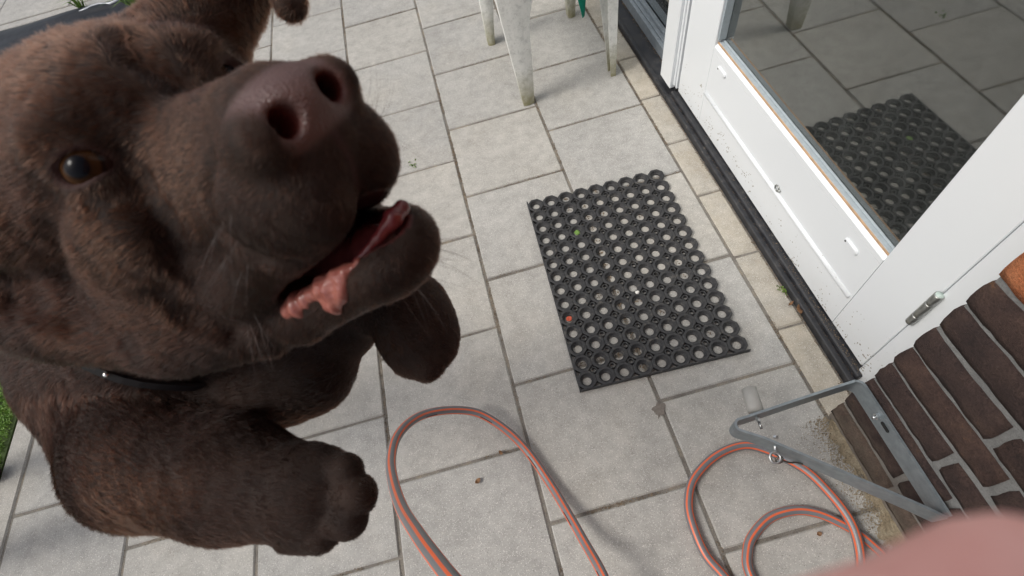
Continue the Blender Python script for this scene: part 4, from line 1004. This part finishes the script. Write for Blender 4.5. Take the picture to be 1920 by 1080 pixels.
low = np.clip((-z - .3) / 2.2, 0, 1)
fl += (muz * low)[:, None] * np.stack([.25 * np.ones_like(x), .35 * np.sign(y), -.75 * np.ones_like(x)], 1)
chin = (z < -5.8) & (x > -12); fl[chin] = np.stack([-.8 * np.ones(chin.sum()), .15 * np.sign(y[chin]), -.55 * np.ones(chin.sum())], 1)
for EC, A_, X_, Y_ in EYES:
    e = headloc(EC[None])[0]; rr_ = HL - e; dd_ = np.linalg.norm(rr_, axis=1); fl += (.55 * np.exp(-(dd_ / 2.4) ** 2))[:, None] * rr_ / dd_[:, None]
fl = fl @ HR.T
flow = flow * (1 - hw[:, None]) + fl * hw[:, None]
hl_head = np.interp(-x, [0, 3, 9, 14, 20, 26], [.30, .42, .50, .70, .9, 1.0])
hlen = hlen * (1 - hw) + hl_head * hw
def wob(P, f, s):
    o = np.zeros_like(P)
    for k in range(3):
        a = np.random.default_rng(s + k).normal(0, 1, (4, 3)) * f; o[:, k] = sum(np.sin(P @ a[j] + j * 1.7 + k) for j in range(4)) / 4
    return o
flow += .32 * wob(DV, .55, 3) + .22 * wob(DV, 1.6, 9)
flow -= DN * (flow * DN).sum(1)[:, None]; flow /= np.linalg.norm(flow, axis=1)[:, None] + 1e-9

def zone_attr(me, name, vals):
    a = me.color_attributes.new(name, 'FLOAT_COLOR', 'POINT'); c = np.ones((len(vals[0]), 4), np.float32)
    for i, v in enumerate(vals): c[:, i] = v
    a.data.foreach_set('color', c.ravel())
def np_mesh(name, V, F, mat, smooth=True):
    me = bpy.data.meshes.new(name); me.from_pydata(np.asarray(V).tolist(), [], np.asarray(F).tolist() if not isinstance(F, list) else F)
    me.materials.append(mat); me.polygons.foreach_set('use_smooth', [smooth] * len(me.polygons)); me.update(); return me
def mat_skin():
    m, nt, b = newmat('dog skin'); co = objcoord(nt); L = nt.links
    at = nt.nodes.new('ShaderNodeVertexColor'); at.layer_name = 'zone'; sp = nt.nodes.new('ShaderNodeSeparateColor'); L.new(at.outputs[0], sp.inputs[0])
    at2 = nt.nodes.new('ShaderNodeVertexColor'); at2.layer_name = 'zone2'; sp2 = nt.nodes.new('ShaderNodeSeparateColor'); L.new(at2.outputs[0], sp2.inputs[0])
    n = noise(nt, co, 28, 5, .6); f = noise(nt, co, 900, 3, .7)
    c = ramp(nt, n, [(.35, (.014, .008, .006)), (.65, (.028, .015, .010))])
    pit = nt.nodes.new('ShaderNodeTexVoronoi'); pit.inputs['Scale'].default_value = 1100; L.new(co, pit.inputs['Vector'])
    nose = mix(nt, (.070, .032, .027), (.110, .058, .050), n)
    nose = mix(nt, nose, (.12, .024, .018), sp2.outputs[0])
    c = mix(nt, c, nose, sp.outputs[0])
    pink = ramp(nt, noise(nt, co, 180, 4), [(.3, (.085, .018, .018)), (.7, (.15, .040, .036))])
    c = mix(nt, c, pink, sp.outputs[1]); c = mix(nt, c, (.045, .022, .020), sp.outputs[2])
    L.new(c, b.inputs['Base Color'])
    wet = nt.nodes.new('ShaderNodeMath'); wet.operation = 'MAXIMUM'; L.new(sp.outputs[0], wet.inputs[0]); L.new(sp.outputs[1], wet.inputs[1])
    w2 = nt.nodes.new('ShaderNodeMath'); w2.operation = 'MAXIMUM'; L.new(wet.outputs[0], w2.inputs[0]); L.new(sp.outputs[2], w2.inputs[1])
    L.new(ramp(nt, wet.outputs[0], [(0, .75), (1, .36)]), b.inputs['Roughness'])
    L.new(ramp(nt, wet.outputs[0], [(0, .24), (1, .5)]), b.inputs['Specular IOR Level'])
    h = mix(nt, f, pit.outputs['Distance'], sp.outputs[0]); bump(nt, b, h, .6, .0007)
    return m
M_SKIN = mat_skin()
def mat_hair():
    m = bpy.data.materials.new('chocolate fur'); m.use_nodes = True; nt = m.node_tree; nt.nodes.clear(); L = nt.links
    out = nt.nodes.new('ShaderNodeOutputMaterial'); hb_ = nt.nodes.new('ShaderNodeBsdfHairPrincipled'); hb_.model = 'CHIANG'; hb_.parametrization = 'COLOR'
    co = nt.nodes.new('ShaderNodeNewGeometry').outputs['Position']; hi = nt.nodes.new('ShaderNodeHairInfo')
    n = noise(nt, co, 19, 4, .6)
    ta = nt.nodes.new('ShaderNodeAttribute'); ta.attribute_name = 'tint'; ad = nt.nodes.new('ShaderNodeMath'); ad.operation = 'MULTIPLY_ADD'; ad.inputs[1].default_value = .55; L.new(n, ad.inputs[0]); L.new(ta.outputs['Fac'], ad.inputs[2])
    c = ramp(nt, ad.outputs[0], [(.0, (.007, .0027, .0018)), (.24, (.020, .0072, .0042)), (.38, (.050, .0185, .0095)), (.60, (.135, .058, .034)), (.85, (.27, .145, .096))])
    c = mix(nt, c, ramp(nt, hi.outputs['Random'], [(0, .40), (.6, 1.0), (1, 1.8)]), 1.0, 'MULTIPLY')
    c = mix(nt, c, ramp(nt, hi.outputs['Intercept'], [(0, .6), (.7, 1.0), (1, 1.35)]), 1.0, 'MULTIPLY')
    L.new(c, hb_.inputs['Color']); hb_.inputs['Roughness'].default_value = .30; hb_.inputs['Radial Roughness'].default_value = .45; hb_.inputs['Random Roughness'].default_value = .3
    hb_.inputs['Coat'].default_value = .0; hb_.inputs['IOR'].default_value = 1.33
    L.new(hb_.outputs[0], out.inputs[0]); return m
M_HAIR = mat_hair()
dog = empty('dog', tuple(to_world(CH)), 'chocolate brown labrador dog leaping towards the camera with open mouth', 'dog')
def dlink(name, me, parent=None, kind=None):
    o = link(name, me); p = parent or dog; o.parent = p
    off = Vector((0, 0, 0)); q = p
    while q: off += q.location; q = q.parent
    o.location = -off if len(me.name) else -off
    return tag(o, kind=kind)
me = np_mesh('body', to_world(DV), DF, M_SKIN); zone_attr(me, 'zone', (z_nose, z_mouth * (1 - z_nose), z_eye)); zone_attr(me, 'zone2', (z_nostril, z_nostril, z_nostril))
body = dlink('body', me)

# ---------------- fur as real strands
def fur(N_, seed, rad=.0068):
    rnd = np.random.default_rng(seed); T = np.concatenate([DF[:, [0, 1, 2]], DF[:, [0, 2, 3]]])
    A, B_, C_ = DV[T[:, 0]], DV[T[:, 1]], DV[T[:, 2]]; area = np.linalg.norm(np.cross(B_ - A, C_ - A), axis=1) / 2
    cen = (A + B_ + C_) / 3; d = -cen[:, 2]; ds = np.clip(d, 8, None)
    u = 960 + 963 * cen[:, 0] / ds; v = 540 - 963 * cen[:, 1] / ds
    inf = ((u > -120) & (u < 2000) & (v > -160) & (v < 1200))
    view = -cen / np.linalg.norm(cen, axis=1)[:, None]; fc = (DN[T[:, 0]] * view).sum(1)
    w_ = area * np.clip(26 / ds, .2, 1.3) ** 1.5 * np.where(inf, 1, .10) * np.where(fc > -.25, 1, .25)
    bald = np.clip(z_nose + z_mouth + z_eye * .8, 0, 1); w_ *= np.clip(1 - bald[T].mean(1) * 1.2, 0, 1)
    t = rnd.choice(len(T), N_, p=w_ / w_.sum()); r1 = np.sqrt(rnd.random(N_)); r2 = rnd.random(N_); bc = np.stack([1 - r1, r1 * (1 - r2), r1 * r2], 1)
    TT = T[t]; P = (DV[TT] * bc[..., None]).sum(1); Nn = (DN[TT] * bc[..., None]).sum(1); Fl = (flow[TT] * bc[..., None]).sum(1); L = (hlen[TT] * bc).sum(1)
    Nn /= np.linalg.norm(Nn, axis=1)[:, None]; Fl /= np.linalg.norm(Fl, axis=1)[:, None] + 1e-9
    keep = np.ones(N_, bool); hp = headloc(P)
    for pt in PITS: keep &= np.linalg.norm(hp - pt, axis=1) > .24
    P, Nn, Fl, L = P[keep], Nn[keep], Fl[keep], L[keep]; n = len(P)
    L = L * rnd.uniform(.6, 1.02, n); lift = rnd.normal(.19, .06, n)[:, None]; jit = rnd.normal(0, .10, (n, 3)) + .26 * wob(P, 5.5, 21) + .18 * wob(P, 11, 27)
    D0 = Fl * (1 - lift * .3) + Nn * (lift + .18) + jit; D0 /= np.linalg.norm(D0, axis=1)[:, None]
    D1 = Fl + Nn * lift * .30 + jit * .8; D1 /= np.linalg.norm(D1, axis=1)[:, None]
    pts = np.zeros((n, 4, 3)); pts[:, 0] = P - Nn * .03; st = (L / 3)[:, None]
    pts[:, 1] = pts[:, 0] + D0 * st; m_ = D0 * .45 + D1 * .55; m_ /= np.linalg.norm(m_, axis=1)[:, None]; pts[:, 2] = pts[:, 1] + m_ * st; pts[:, 3] = pts[:, 2] + D1 * st
    dd = np.clip(-P[:, 2], 15, 60) / 26
    R_ = rad * np.clip(dd, .75, 1.7)[:, None] * np.array([1, .95, .75, .18])[None] * rnd.uniform(.75, 1.25, n)[:, None]
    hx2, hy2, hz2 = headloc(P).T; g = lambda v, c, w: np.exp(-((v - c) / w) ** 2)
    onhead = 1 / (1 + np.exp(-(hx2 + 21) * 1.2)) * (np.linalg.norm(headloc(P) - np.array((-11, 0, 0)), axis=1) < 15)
    ti = onhead * (.34 * g(hx2, -6.6, 3.2) * g(hz2, 1.2, 1.9) + .20 * g(hz2, 8.0, 2.6) + .12 * g(hx2, -13, 3) * g(hz2, 1.0, 1.6) - .12 * g(hx2, -3.2, 2.6) * g(hz2, -2.6, 1.7) - .10 * g(hz2, -6, 2.4) )  # paler bridge is coat colour; bright crown and dark jaw are painted-in shading
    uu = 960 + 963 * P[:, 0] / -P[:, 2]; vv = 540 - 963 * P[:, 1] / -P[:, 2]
    ti += (1 - onhead) * (-.10 + .30 * g(uu, 240, 110) * g(vv, 930, 90) - .10 * np.clip((uu - 380) / 200, 0, 1))  # light on the elbow painted into the hair; forelegs darker towards the paws
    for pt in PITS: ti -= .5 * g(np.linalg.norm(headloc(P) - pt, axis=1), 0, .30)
    return pts, R_, ti
def curves(name, pts, R_, mat, parent, tint=None):
    hc = bpy.data.hair_curves.new(name); n, k = pts.shape[:2]; hc.add_curves([k] * n)
    hc.attributes['position'].data.foreach_set('vector', to_world(pts.reshape(-1, 3)).astype(np.float32).ravel())
    a = hc.attributes.get('radius') or hc.attributes.new('radius', 'FLOAT', 'POINT'); a.data.foreach_set('value', (R_ / 100).astype(np.float32).ravel())
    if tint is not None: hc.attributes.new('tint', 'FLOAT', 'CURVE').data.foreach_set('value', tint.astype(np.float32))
    hc.materials.append(mat); return dlink(name, hc, parent, 'stuff')
# whisker pits on the muzzle, in rows
def on_surface(P):
    P = np.array(P, float)[None]
    for _ in range(8):
        d, G = grad(S_, P); P = P - d[:, None] * G
    return P[0], grad(S_, P)[1][0]
PITS = []; pit_s = []
for s in (-1, 1):
    for row, zz in enumerate((-.9, -1.8, -2.7)):
        for k in range(5):
            p, g_ = on_surface(H(-3.4 - k * .95 - .3 * (row % 2), s * 4.6, zz - .12 * k)); PITS.append(headloc(p[None])[0]); pit_s.append((p, g_, s))
NH = 350000
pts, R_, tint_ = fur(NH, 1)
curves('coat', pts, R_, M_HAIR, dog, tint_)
# whiskers
rw = np.random.default_rng(6); wp_ = []; wr_ = []
def whisker(p, d, L, bend, r=.011):
    d = d / np.linalg.norm(d); k = 8; out = [p]
    for i in range(k - 1):
        d = d + bend / (k - 1); d /= np.linalg.norm(d); out.append(out[-1] + d * L / (k - 1))
    wp_.append(out); wr_.append([r * (1 - .85 * i / (k - 1)) for i in range(k)])
for p, g_, s in pit_s:
    if rw.random() < .75: whisker(p, g_ * .8 + HR @ np.array([-.3, .2 * s, -.5]) + rw.normal(0, .2, 3), rw.uniform(2.0, 3.4), HR @ np.array([-.6, 0, -.5]), .009)
for k in range(16):     # chin whiskers
    p, g_ = on_surface(H(rw.uniform(-4.5, -1.5), rw.uniform(-1.8, 1.8), rw.uniform(-9.0, -7.2))); whisker(p, g_ + rw.normal(0, .25, 3), rw.uniform(1.3, 3.0), HR @ np.array([-.5, 0, -.3]) + rw.normal(0, .2, 3), .009)
for k in range(9):      # far side, seen against the paving above the muzzle
    p, g_ = on_surface(H(rw.uniform(-5.5, -2.5), 4.2, rw.uniform(-2.5, -.3))); whisker(p, g_ * .9 + HR @ np.array([.1, .3, .35]), rw.uniform(2.2, 3.8), HR @ np.array([-.5, .1, .5]), .008)
for k in range(7):
    p, g_ = on_surface(H(rw.uniform(-11, -8.5), -4.5, rw.uniform(-6.5, -4.5))); whisker(p, g_ + HR @ np.array([.2, -.2, -.8]), rw.uniform(2.0, 3.5), HR @ np.array([.3, .0, -.3]), .009)
M_WHISK = simple('whisker', (.09, .07, .065), .4)
curves('whiskers', np.array(wp_), np.array(wr_), M_WHISK, dog)

# ---------------- eyes
def mat_eye():
    m, nt, b = newmat('eye'); L = nt.links; tc = nt.nodes.new('ShaderNodeTexCoord'); sp = nt.nodes.new('ShaderNodeSeparateXYZ'); L.new(tc.outputs['Object'], sp.inputs[0])
    x2 = nt.nodes.new('ShaderNodeVectorMath'); x2.operation = 'MULTIPLY'; x2.inputs[1].default_value = (1, 1, 0); L.new(tc.outputs['Object'], x2.inputs[0])
    ln = nt.nodes.new('ShaderNodeVectorMath'); ln.operation = 'LENGTH'; L.new(x2.outputs[0], ln.inputs[0])
    mu = nt.nodes.new('ShaderNodeMath'); mu.operation = 'MULTIPLY'; mu.inputs[1].default_value = 100; L.new(ln.outputs['Value'], mu.inputs[0])
    c = ramp(nt, mu.outputs[0], [(0, (.004, .004, .006)), (.44, (.004, .004, .006)), (.52, (.026, .012, .005)), (.74, (.052, .023, .009)), (.84, (.010, .006, .005)), (.92, (.03, .015, .012))])
    L.new(c, b.inputs['Base Color']); b.inputs['Roughness'].default_value = .07; b.inputs['Coat Weight'].default_value = 0; b.inputs['Coat Roughness'].default_value = .05; b.inputs['Specular IOR Level'].default_value = .10; return m
M_EYE = mat_eye()
for EC, A_, X_, Y_ in EYES:
    bm = bmesh.new(); bmesh.ops.create_uvsphere(bm, u_segments=40, v_segments=24, radius=.0126)
    for v in bm.verts:
        if v.co.z > .0095: v.co.z += (v.co.z - .0095) * .35
    me = bpy.data.meshes.new('eye'); bm.to_mesh(me); bm.free(); me.materials.append(M_EYE)
    for p in me.polygons: p.use_smooth = True
    o = link('eye', me, dog); look = to_world((EC + HR @ (A_ * 2))[None])[0] - to_world(EC[None])[0]
    o.location = Vector(to_world(EC[None])[0]) - dog.location; o.rotation_euler = Vector(look).to_track_quat('Z', 'Y').to_euler()
# ---------------- mouth: tongue, gums and the wet folds of the lower lip
def mat_wet(name, c0, c1, sc=220, rough=.22):
    m, nt, b = newmat(name); co = objcoord(nt); n = noise(nt, co, sc, 4, .6)
    nt.links.new(ramp(nt, n, [(.3, c0), (.7, c1)]), b.inputs['Base Color']); b.inputs['Roughness'].default_value = rough; b.inputs['Subsurface Weight'].default_value = .15
    b.inputs['Subsurface Radius'].default_value = (.004, .0015, .001); b.inputs['Subsurface Scale'].default_value = .5
    v = nt.nodes.new('ShaderNodeTexVoronoi'); v.inputs['Scale'].default_value = 300; nt.links.new(co, v.inputs['Vector']); bump(nt, b, mix(nt, n, v.outputs['Distance'], .4), .35, .0008); return m
M_PINK = mat_wet('wet pink lip', (.24, .072, .058), (.36, .135, .105)); M_GUM = mat_wet('dark gum', (.10, .016, .018), (.17, .030, .030)); M_TONGUE = mat_wet('tongue', (.10, .022, .024), (.16, .040, .040), 120)
def blob(name, ops, mat, h=.1, disp=0, seed=1, axis=None, fr=0, amp=0):
    q = Shape()
    for o_ in ops: q.cone(*o_[:4], o_[4] if len(o_) > 4 else .25)
    V, F = polygonise(q, h)
    if disp:
        _, G = grad(q, V); V = V + G * (disp * (wob(V, 4.0, seed)[:, :1] + .5 * wob(V, 11.0, seed + 5)[:, :1]))
        if axis is not None: V = V + G * (amp * np.sin((V @ axis) * fr + 1.5 * wob(V, 2.0, seed + 9)[:, 0]))[:, None]
    return dlink(name, np_mesh(name, to_world(V), F, mat))
blob('tongue', [(H(-10, -.2, -6.5), H(-4.4, 0, -6.3), 1.5, 1.2), (H(-4.4, 0, -6.3), H(-3.2, .1, -6.1), 1.15, .7)], M_TONGUE, .14, .03, 3)
blob('gum', [(H(-1.9, 1.0, -5.25), H(-1.65, .2, -5.2), .36, .40), (H(-1.65, .2, -5.2), H(-2.0, -.7, -5.35), .36, .24), (H(-2.0, -.7, -5.35), H(-3.4, -1.75, -5.75), .20, .22)], M_GUM, .08, .03, 8)
LA = HR @ np.array([.9, .3, .1]); LB = HR @ np.array([.8, .2, -.5])
blob('lip_fold', [(H(-2.9, -1.75, -5.7), H(-4.0, -2.3, -5.85), .20, .48), (H(-4.0, -2.3, -5.85), H(-5.0, -2.65, -5.95), .48, .60), (H(-4.1, -2.5, -6.2), H(-5.1, -2.95, -6.6), .48, .54), (H(-5.0, -2.6, -5.95), H(-6.2, -2.95, -5.95), .60, .42)], M_PINK, .07, .05, 12, LB, 8.5, .045)
blob('lip_fold', [(H(-6.4, -2.95, -6.0), H(-7.6, -3.35, -6.12), .42, .60), (H(-7.6, -3.35, -6.12), H(-8.8, -3.7, -6.17), .60, .48), (H(-8.8, -3.65, -6.15), H(-9.9, -3.85, -6.0), .42, .2)], M_PINK, .07, .04, 31, LA, 8.5, .06)
# claws
M_CLAW = simple('dark horn', (.03, .022, .018), .35)
for (u, v, d, du, dv) in ((648, 885, 31.8, 42, 2), (668, 928, 31.3, 46, 6), (652, 972, 31.2, 44, 14), (600, 1000, 31.6, 40, 30), (822, 655, 36.5, 14, 38), (800, 684, 36.2, 2, 40), (768, 676, 36.6, -14, 36)):
    a_ = PX(u, v, d); b_ = PX(u + du, v + dv, d + .5); mb = MB(); P_ = to_world(np.array([a_, a_ * .6 + b_ * .4, a_ * .22 + b_ * .78 + np.array([0, 0, -.2])])); mb.tube([Vector(p) for p in P_], [.0034, .0027, .0006], 8); me = mb.mesh('claw', M_CLAW); dlink('claw', me)
# ---------------- collar: a black strap round the neck with one bright stud
def collar():
    c0 = PX(250, 610, 36); ax = (CH - H(-17, 0, -1)); ax /= np.linalg.norm(ax)
    ax = ax + np.array([0, -.55, 0]); ax /= np.linalg.norm(ax)
    u0 = np.cross(ax, [0, 0, 1.0]); u0 /= np.linalg.norm(u0); v0 = np.cross(ax, u0); pts = []
    cen = H(-17, 0, -1) + (CH - H(-17, 0, -1)) * .42
    for k in range(72):
        a = 2 * math.pi * k / 72; d_ = u0 * math.cos(a) + v0 * math.sin(a); rr_ = np.linspace(3, 16, 131); val = S_(cen + rr_[:, None] * d_); i = np.argmax(val > 0) if (val > 0).any() else 130
        pts.append((rr_[i], d_))
    rad_ = np.array([p[0] for p in pts]); rad_ = np.clip(rad_, 5, 13)
    for _ in range(4): rad_ = (np.roll(rad_, 1) + rad_ * 2 + np.roll(rad_, -1)) / 4
    P = [cen + d_ * (r + .45) for r, (_, d_) in zip(rad_, pts)]; V = []; F = []
    for k, p in enumerate(P):
        o_ = pts[k][1]
        for (a, b) in ((-.42, -.12), (.42, -.12), (.42, .12), (-.42, .12)): V.append(p + ax * a + o_ * b)
    for k in range(72):
        for j in range(4): F.append((k * 4 + j, k * 4 + (j + 1) % 4, ((k + 1) % 72) * 4 + (j + 1) % 4, ((k + 1) % 72) * 4 + j))
    me = np_mesh('collar_strap', to_world(np.array(V)), F, simple('black webbing', (.012, .012, .014), .6), False)
    root = empty('collar', tuple(to_world(cen[None])[0])); o = link('strap', me, root); o.location = -root.location
    uvp = np.array([(960 + 963 * p[0] / -p[2], 540 - 963 * p[1] / -p[2]) for p in P]); k = int(np.argmin(((uvp - np.array([205, 700])) ** 2).sum(1) + 1e6 * np.array([((p * pts[j][1]).sum() > 0) for j, p in enumerate(P)])))
    bm = bmesh.new(); bmesh.ops.create_icosphere(bm, subdivisions=3, radius=.0020); m2 = bpy.data.meshes.new('stud'); bm.to_mesh(m2); bm.free(); m2.materials.append(simple('shiny stud', (.8, .8, .8), .15, .9))
    for p_ in m2.polygons: p_.use_smooth = True
    o2 = link('stud', m2, root); o2.location = Vector(to_world((P[k] + pts[k][1] * .25 - ax * .3)[None])[0]) - root.location
    o = root; tag(o, 'black collar with a bright stud around the neck of the brown dog', 'collar'); return P, pts
collar()

# ================================================================== the photographer, standing behind the lens; only a knuckle comes into view
def person():
    q = Shape(); I3 = np.eye(3)
    def W(x, y, z): return np.array([x, y, z]) * 100.0        # world centimetres here
    px, py = -.12, -.93
    for s in (-1, 1):
        q.cone(W(px + .09 * s, py, .92), W(px + .11 * s, py + .01, .50), 8.8, 6.0, 3); q.cone(W(px + .11 * s, py + .01, .50), W(px + .12 * s, py - .03, .10), 5.6, 3.8, 1.5)
        q.cone(W(px + .12 * s, py - .05, .045), W(px + .13 * s, py + .15, .035), 4.2, 3.6, 1.5)
    q.cone(W(px, py, .95), W(px, py - .01, 1.12), 14, 13, 4); q.ell(W(px, py - .01, 1.30), (18.5, 11.5, 17), 5, R=I3)
    q.cone(W(px - .14, py, 1.44), W(px + .14, py, 1.44), 6.5, 6.5, 3); q.cone(W(px, py, 1.44), W(px, py + .04, 1.56), 5.8, 5.6, 2)
    # head looking down at the screen
    hc = W(px, py + .07, 1.66); q.ell(hc, (7.4, 9.2, 10.8), 1.5, R=I3); q.ell(hc + [0, 4.0, -5.5], (5.6, 5.5, 6.0), 2.0, R=I3)
    q.cone(hc + [0, 8.6, -.5], hc + [0, 11.0, -3.6], .7, 1.3, .8)
    for s in (-1, 1):
        q.ell(hc + [7.4 * s, .2, -1.5], (1.0, 2.0, 3.2), .6, R=I3); q.ell(hc + [3.1 * s, 9.6, .4], (1.6, 1.2, 1.0), .6, R=I3, sub=True)
    q.cone(hc + [-2.0, 9.9, -6.2], hc + [2.0, 9.9, -6.2], .55, .55, .5)
    # arms come forward to the two ends of the phone; right hand lies below the lens
    def cw(x, y, z): return to_world(np.array([[x, y, z]], float))[0] * 100
    rw_ = cw(12.5, -7.0, 6.0); lw_ = cw(-7.5, -8.5, 8.0)
    for s, wr in ((1, rw_), (-1, lw_)):
        sh_ = W(px + .19 * s, py, 1.42); el = W(px + .27 * s, py + .12, 1.14)
        q.cone(sh_, el, 6.0, 4.9, 3); q.cone(el, wr, 4.6, 3.0, 1.5)
    # right palm and five fingers
    def chain(pts, rad, k=.35):
        for i in range(len(pts) - 1): q.cone(pts[i], pts[i + 1], rad[i], rad[i + 1], k)
    q.cone(rw_, cw(11.0, -5.2, 3.2), 3.0, 2.6, 1.5); q.cone(cw(12.4, -3.6, 2.6), cw(12.0, -7.0, 1.8), 1.9, 1.7, 1.2)
    chain([cw(11.6, -3.8, 1.8), cw(8.4, -3.5, -2.4), cw(5.4, -3.05, -3.9), cw(3.9, -2.68, -3.8), cw(2.15, -2.98, -3.65)], [.98, .94, .92, .86, .74])       # index finger, its knuckle before the phone
    chain([cw(12.2, -5.2, 1.4), cw(10.0, -6.2, -2.2), cw(7.6, -6.4, -3.0), cw(5.6, -6.3, -2.4)], [.98, .92, .84, .70])
    chain([cw(12.4, -6.4, 1.2), cw(10.8, -8.0, -1.6), cw(8.6, -8.3, -2.2), cw(6.8, -8.2, -1.6)], [.92, .86, .78, .66])
    chain([cw(12.4, -7.4, 1.6), cw(11.4, -9.6, -.6), cw(9.8, -10.0, -1.0), cw(8.4, -9.9, -.5)], [.82, .75, .68, .58])
    chain([cw(11.0, -4.4, 4.2), cw(8.8, -3.2, 3.6), cw(7.0, -2.4, 2.9)], [1.25, 1.05, .85])                               # thumb on the screen side
    q.cone(lw_, cw(-5.8, -6.6, 5.2), 3.0, 2.6, 1.5); q.cone(cw(-5.4, -4.6, 3.6), cw(-5.6, -8.0, 3.0), 1.9, 1.7, 1.2)
    for j, (yy_, L) in enumerate(((-4.4, 1.0), (-5.8, 1.05), (-7.1, 1.0), (-8.4, .8))):
        chain([cw(-5.6, yy_, 3.0), cw(-5.2, yy_ - .2, .6), cw(-3.6, yy_ - .2, -.05 + 1.6)], [.92, .84, .68])
    chain([cw(-5.4, -5.0, 5.4), cw(-3.8, -4.0, 4.6), cw(-2.6, -3.4, 3.8)], [1.2, 1.0, .8])
    V, F = polygonise(q, .42)
    # zones: jacket, trousers, shoes, skin, hair
    z = V[:, 2]; rh = np.minimum(np.linalg.norm(V - rw_, axis=1), np.linalg.norm(V - lw_, axis=1))
    q2 = (V / 100 - BODY_M[:3, 3]) @ BODY_M[:3, :3] * 100
    hand = ((q2[:, 2] < 6.6) & (np.abs(q2[:, 0]) < 22) & (q2[:, 1] > -13)) | (rh < 2.0)
    head = (z > 153) & (np.abs(V[:, 0] - px * 100) < 12)
    skin = hand | head; hair = head & ((V - hc)[:, 2] > 2.2 - .55 * (V - hc)[:, 1] + 2.0 * ((V - hc)[:, 1] > 5))
    col = np.tile(np.array([.030, .034, .045]), (len(V), 1)); col[z < 96] = (.030, .034, .055); col[z < 9] = (.02, .02, .02); col[skin] = (.95, .56, .50); col[hair] = (.06, .035, .02)
    m, nt, b = newmat('photographer'); at = nt.nodes.new('ShaderNodeVertexColor'); at.layer_name = 'zone'; co = objcoord(nt)
    c = mix(nt, at.outputs[0], ramp(nt, noise(nt, co, 70, 4), [(.3, (.92, .72, .70)), (.7, (1.05, 1.0, 1.0))]), 1.0, 'MULTIPLY')
    nt.links.new(c, b.inputs['Base Color']); b.inputs['Roughness'].default_value = .55
    Vw = V / 100; root = empty('person', (px, py, 0), 'person in dark clothes holding the phone camera, a blurred pink finger in the corner', 'person')
    me = np_mesh('body', Vw - np.array([px, py, 0]), F, m); zone_attr(me, 'zone', tuple(col.T)); o = link('body', me, root)
    # the phone in the hands
    mb = MB(); cen = Vector(to_world(np.array([[3.6, -3.2, 1.25]]))[0]); R = BODY.to_3x3()
    mb.obox(cen, (.158, .076, .0085), R, .003); tag(mb.obj('phone', simple('phone glass', (.02, .02, .022), .2)), 'dark mobile phone held in both hands behind the view', 'phone')
person()
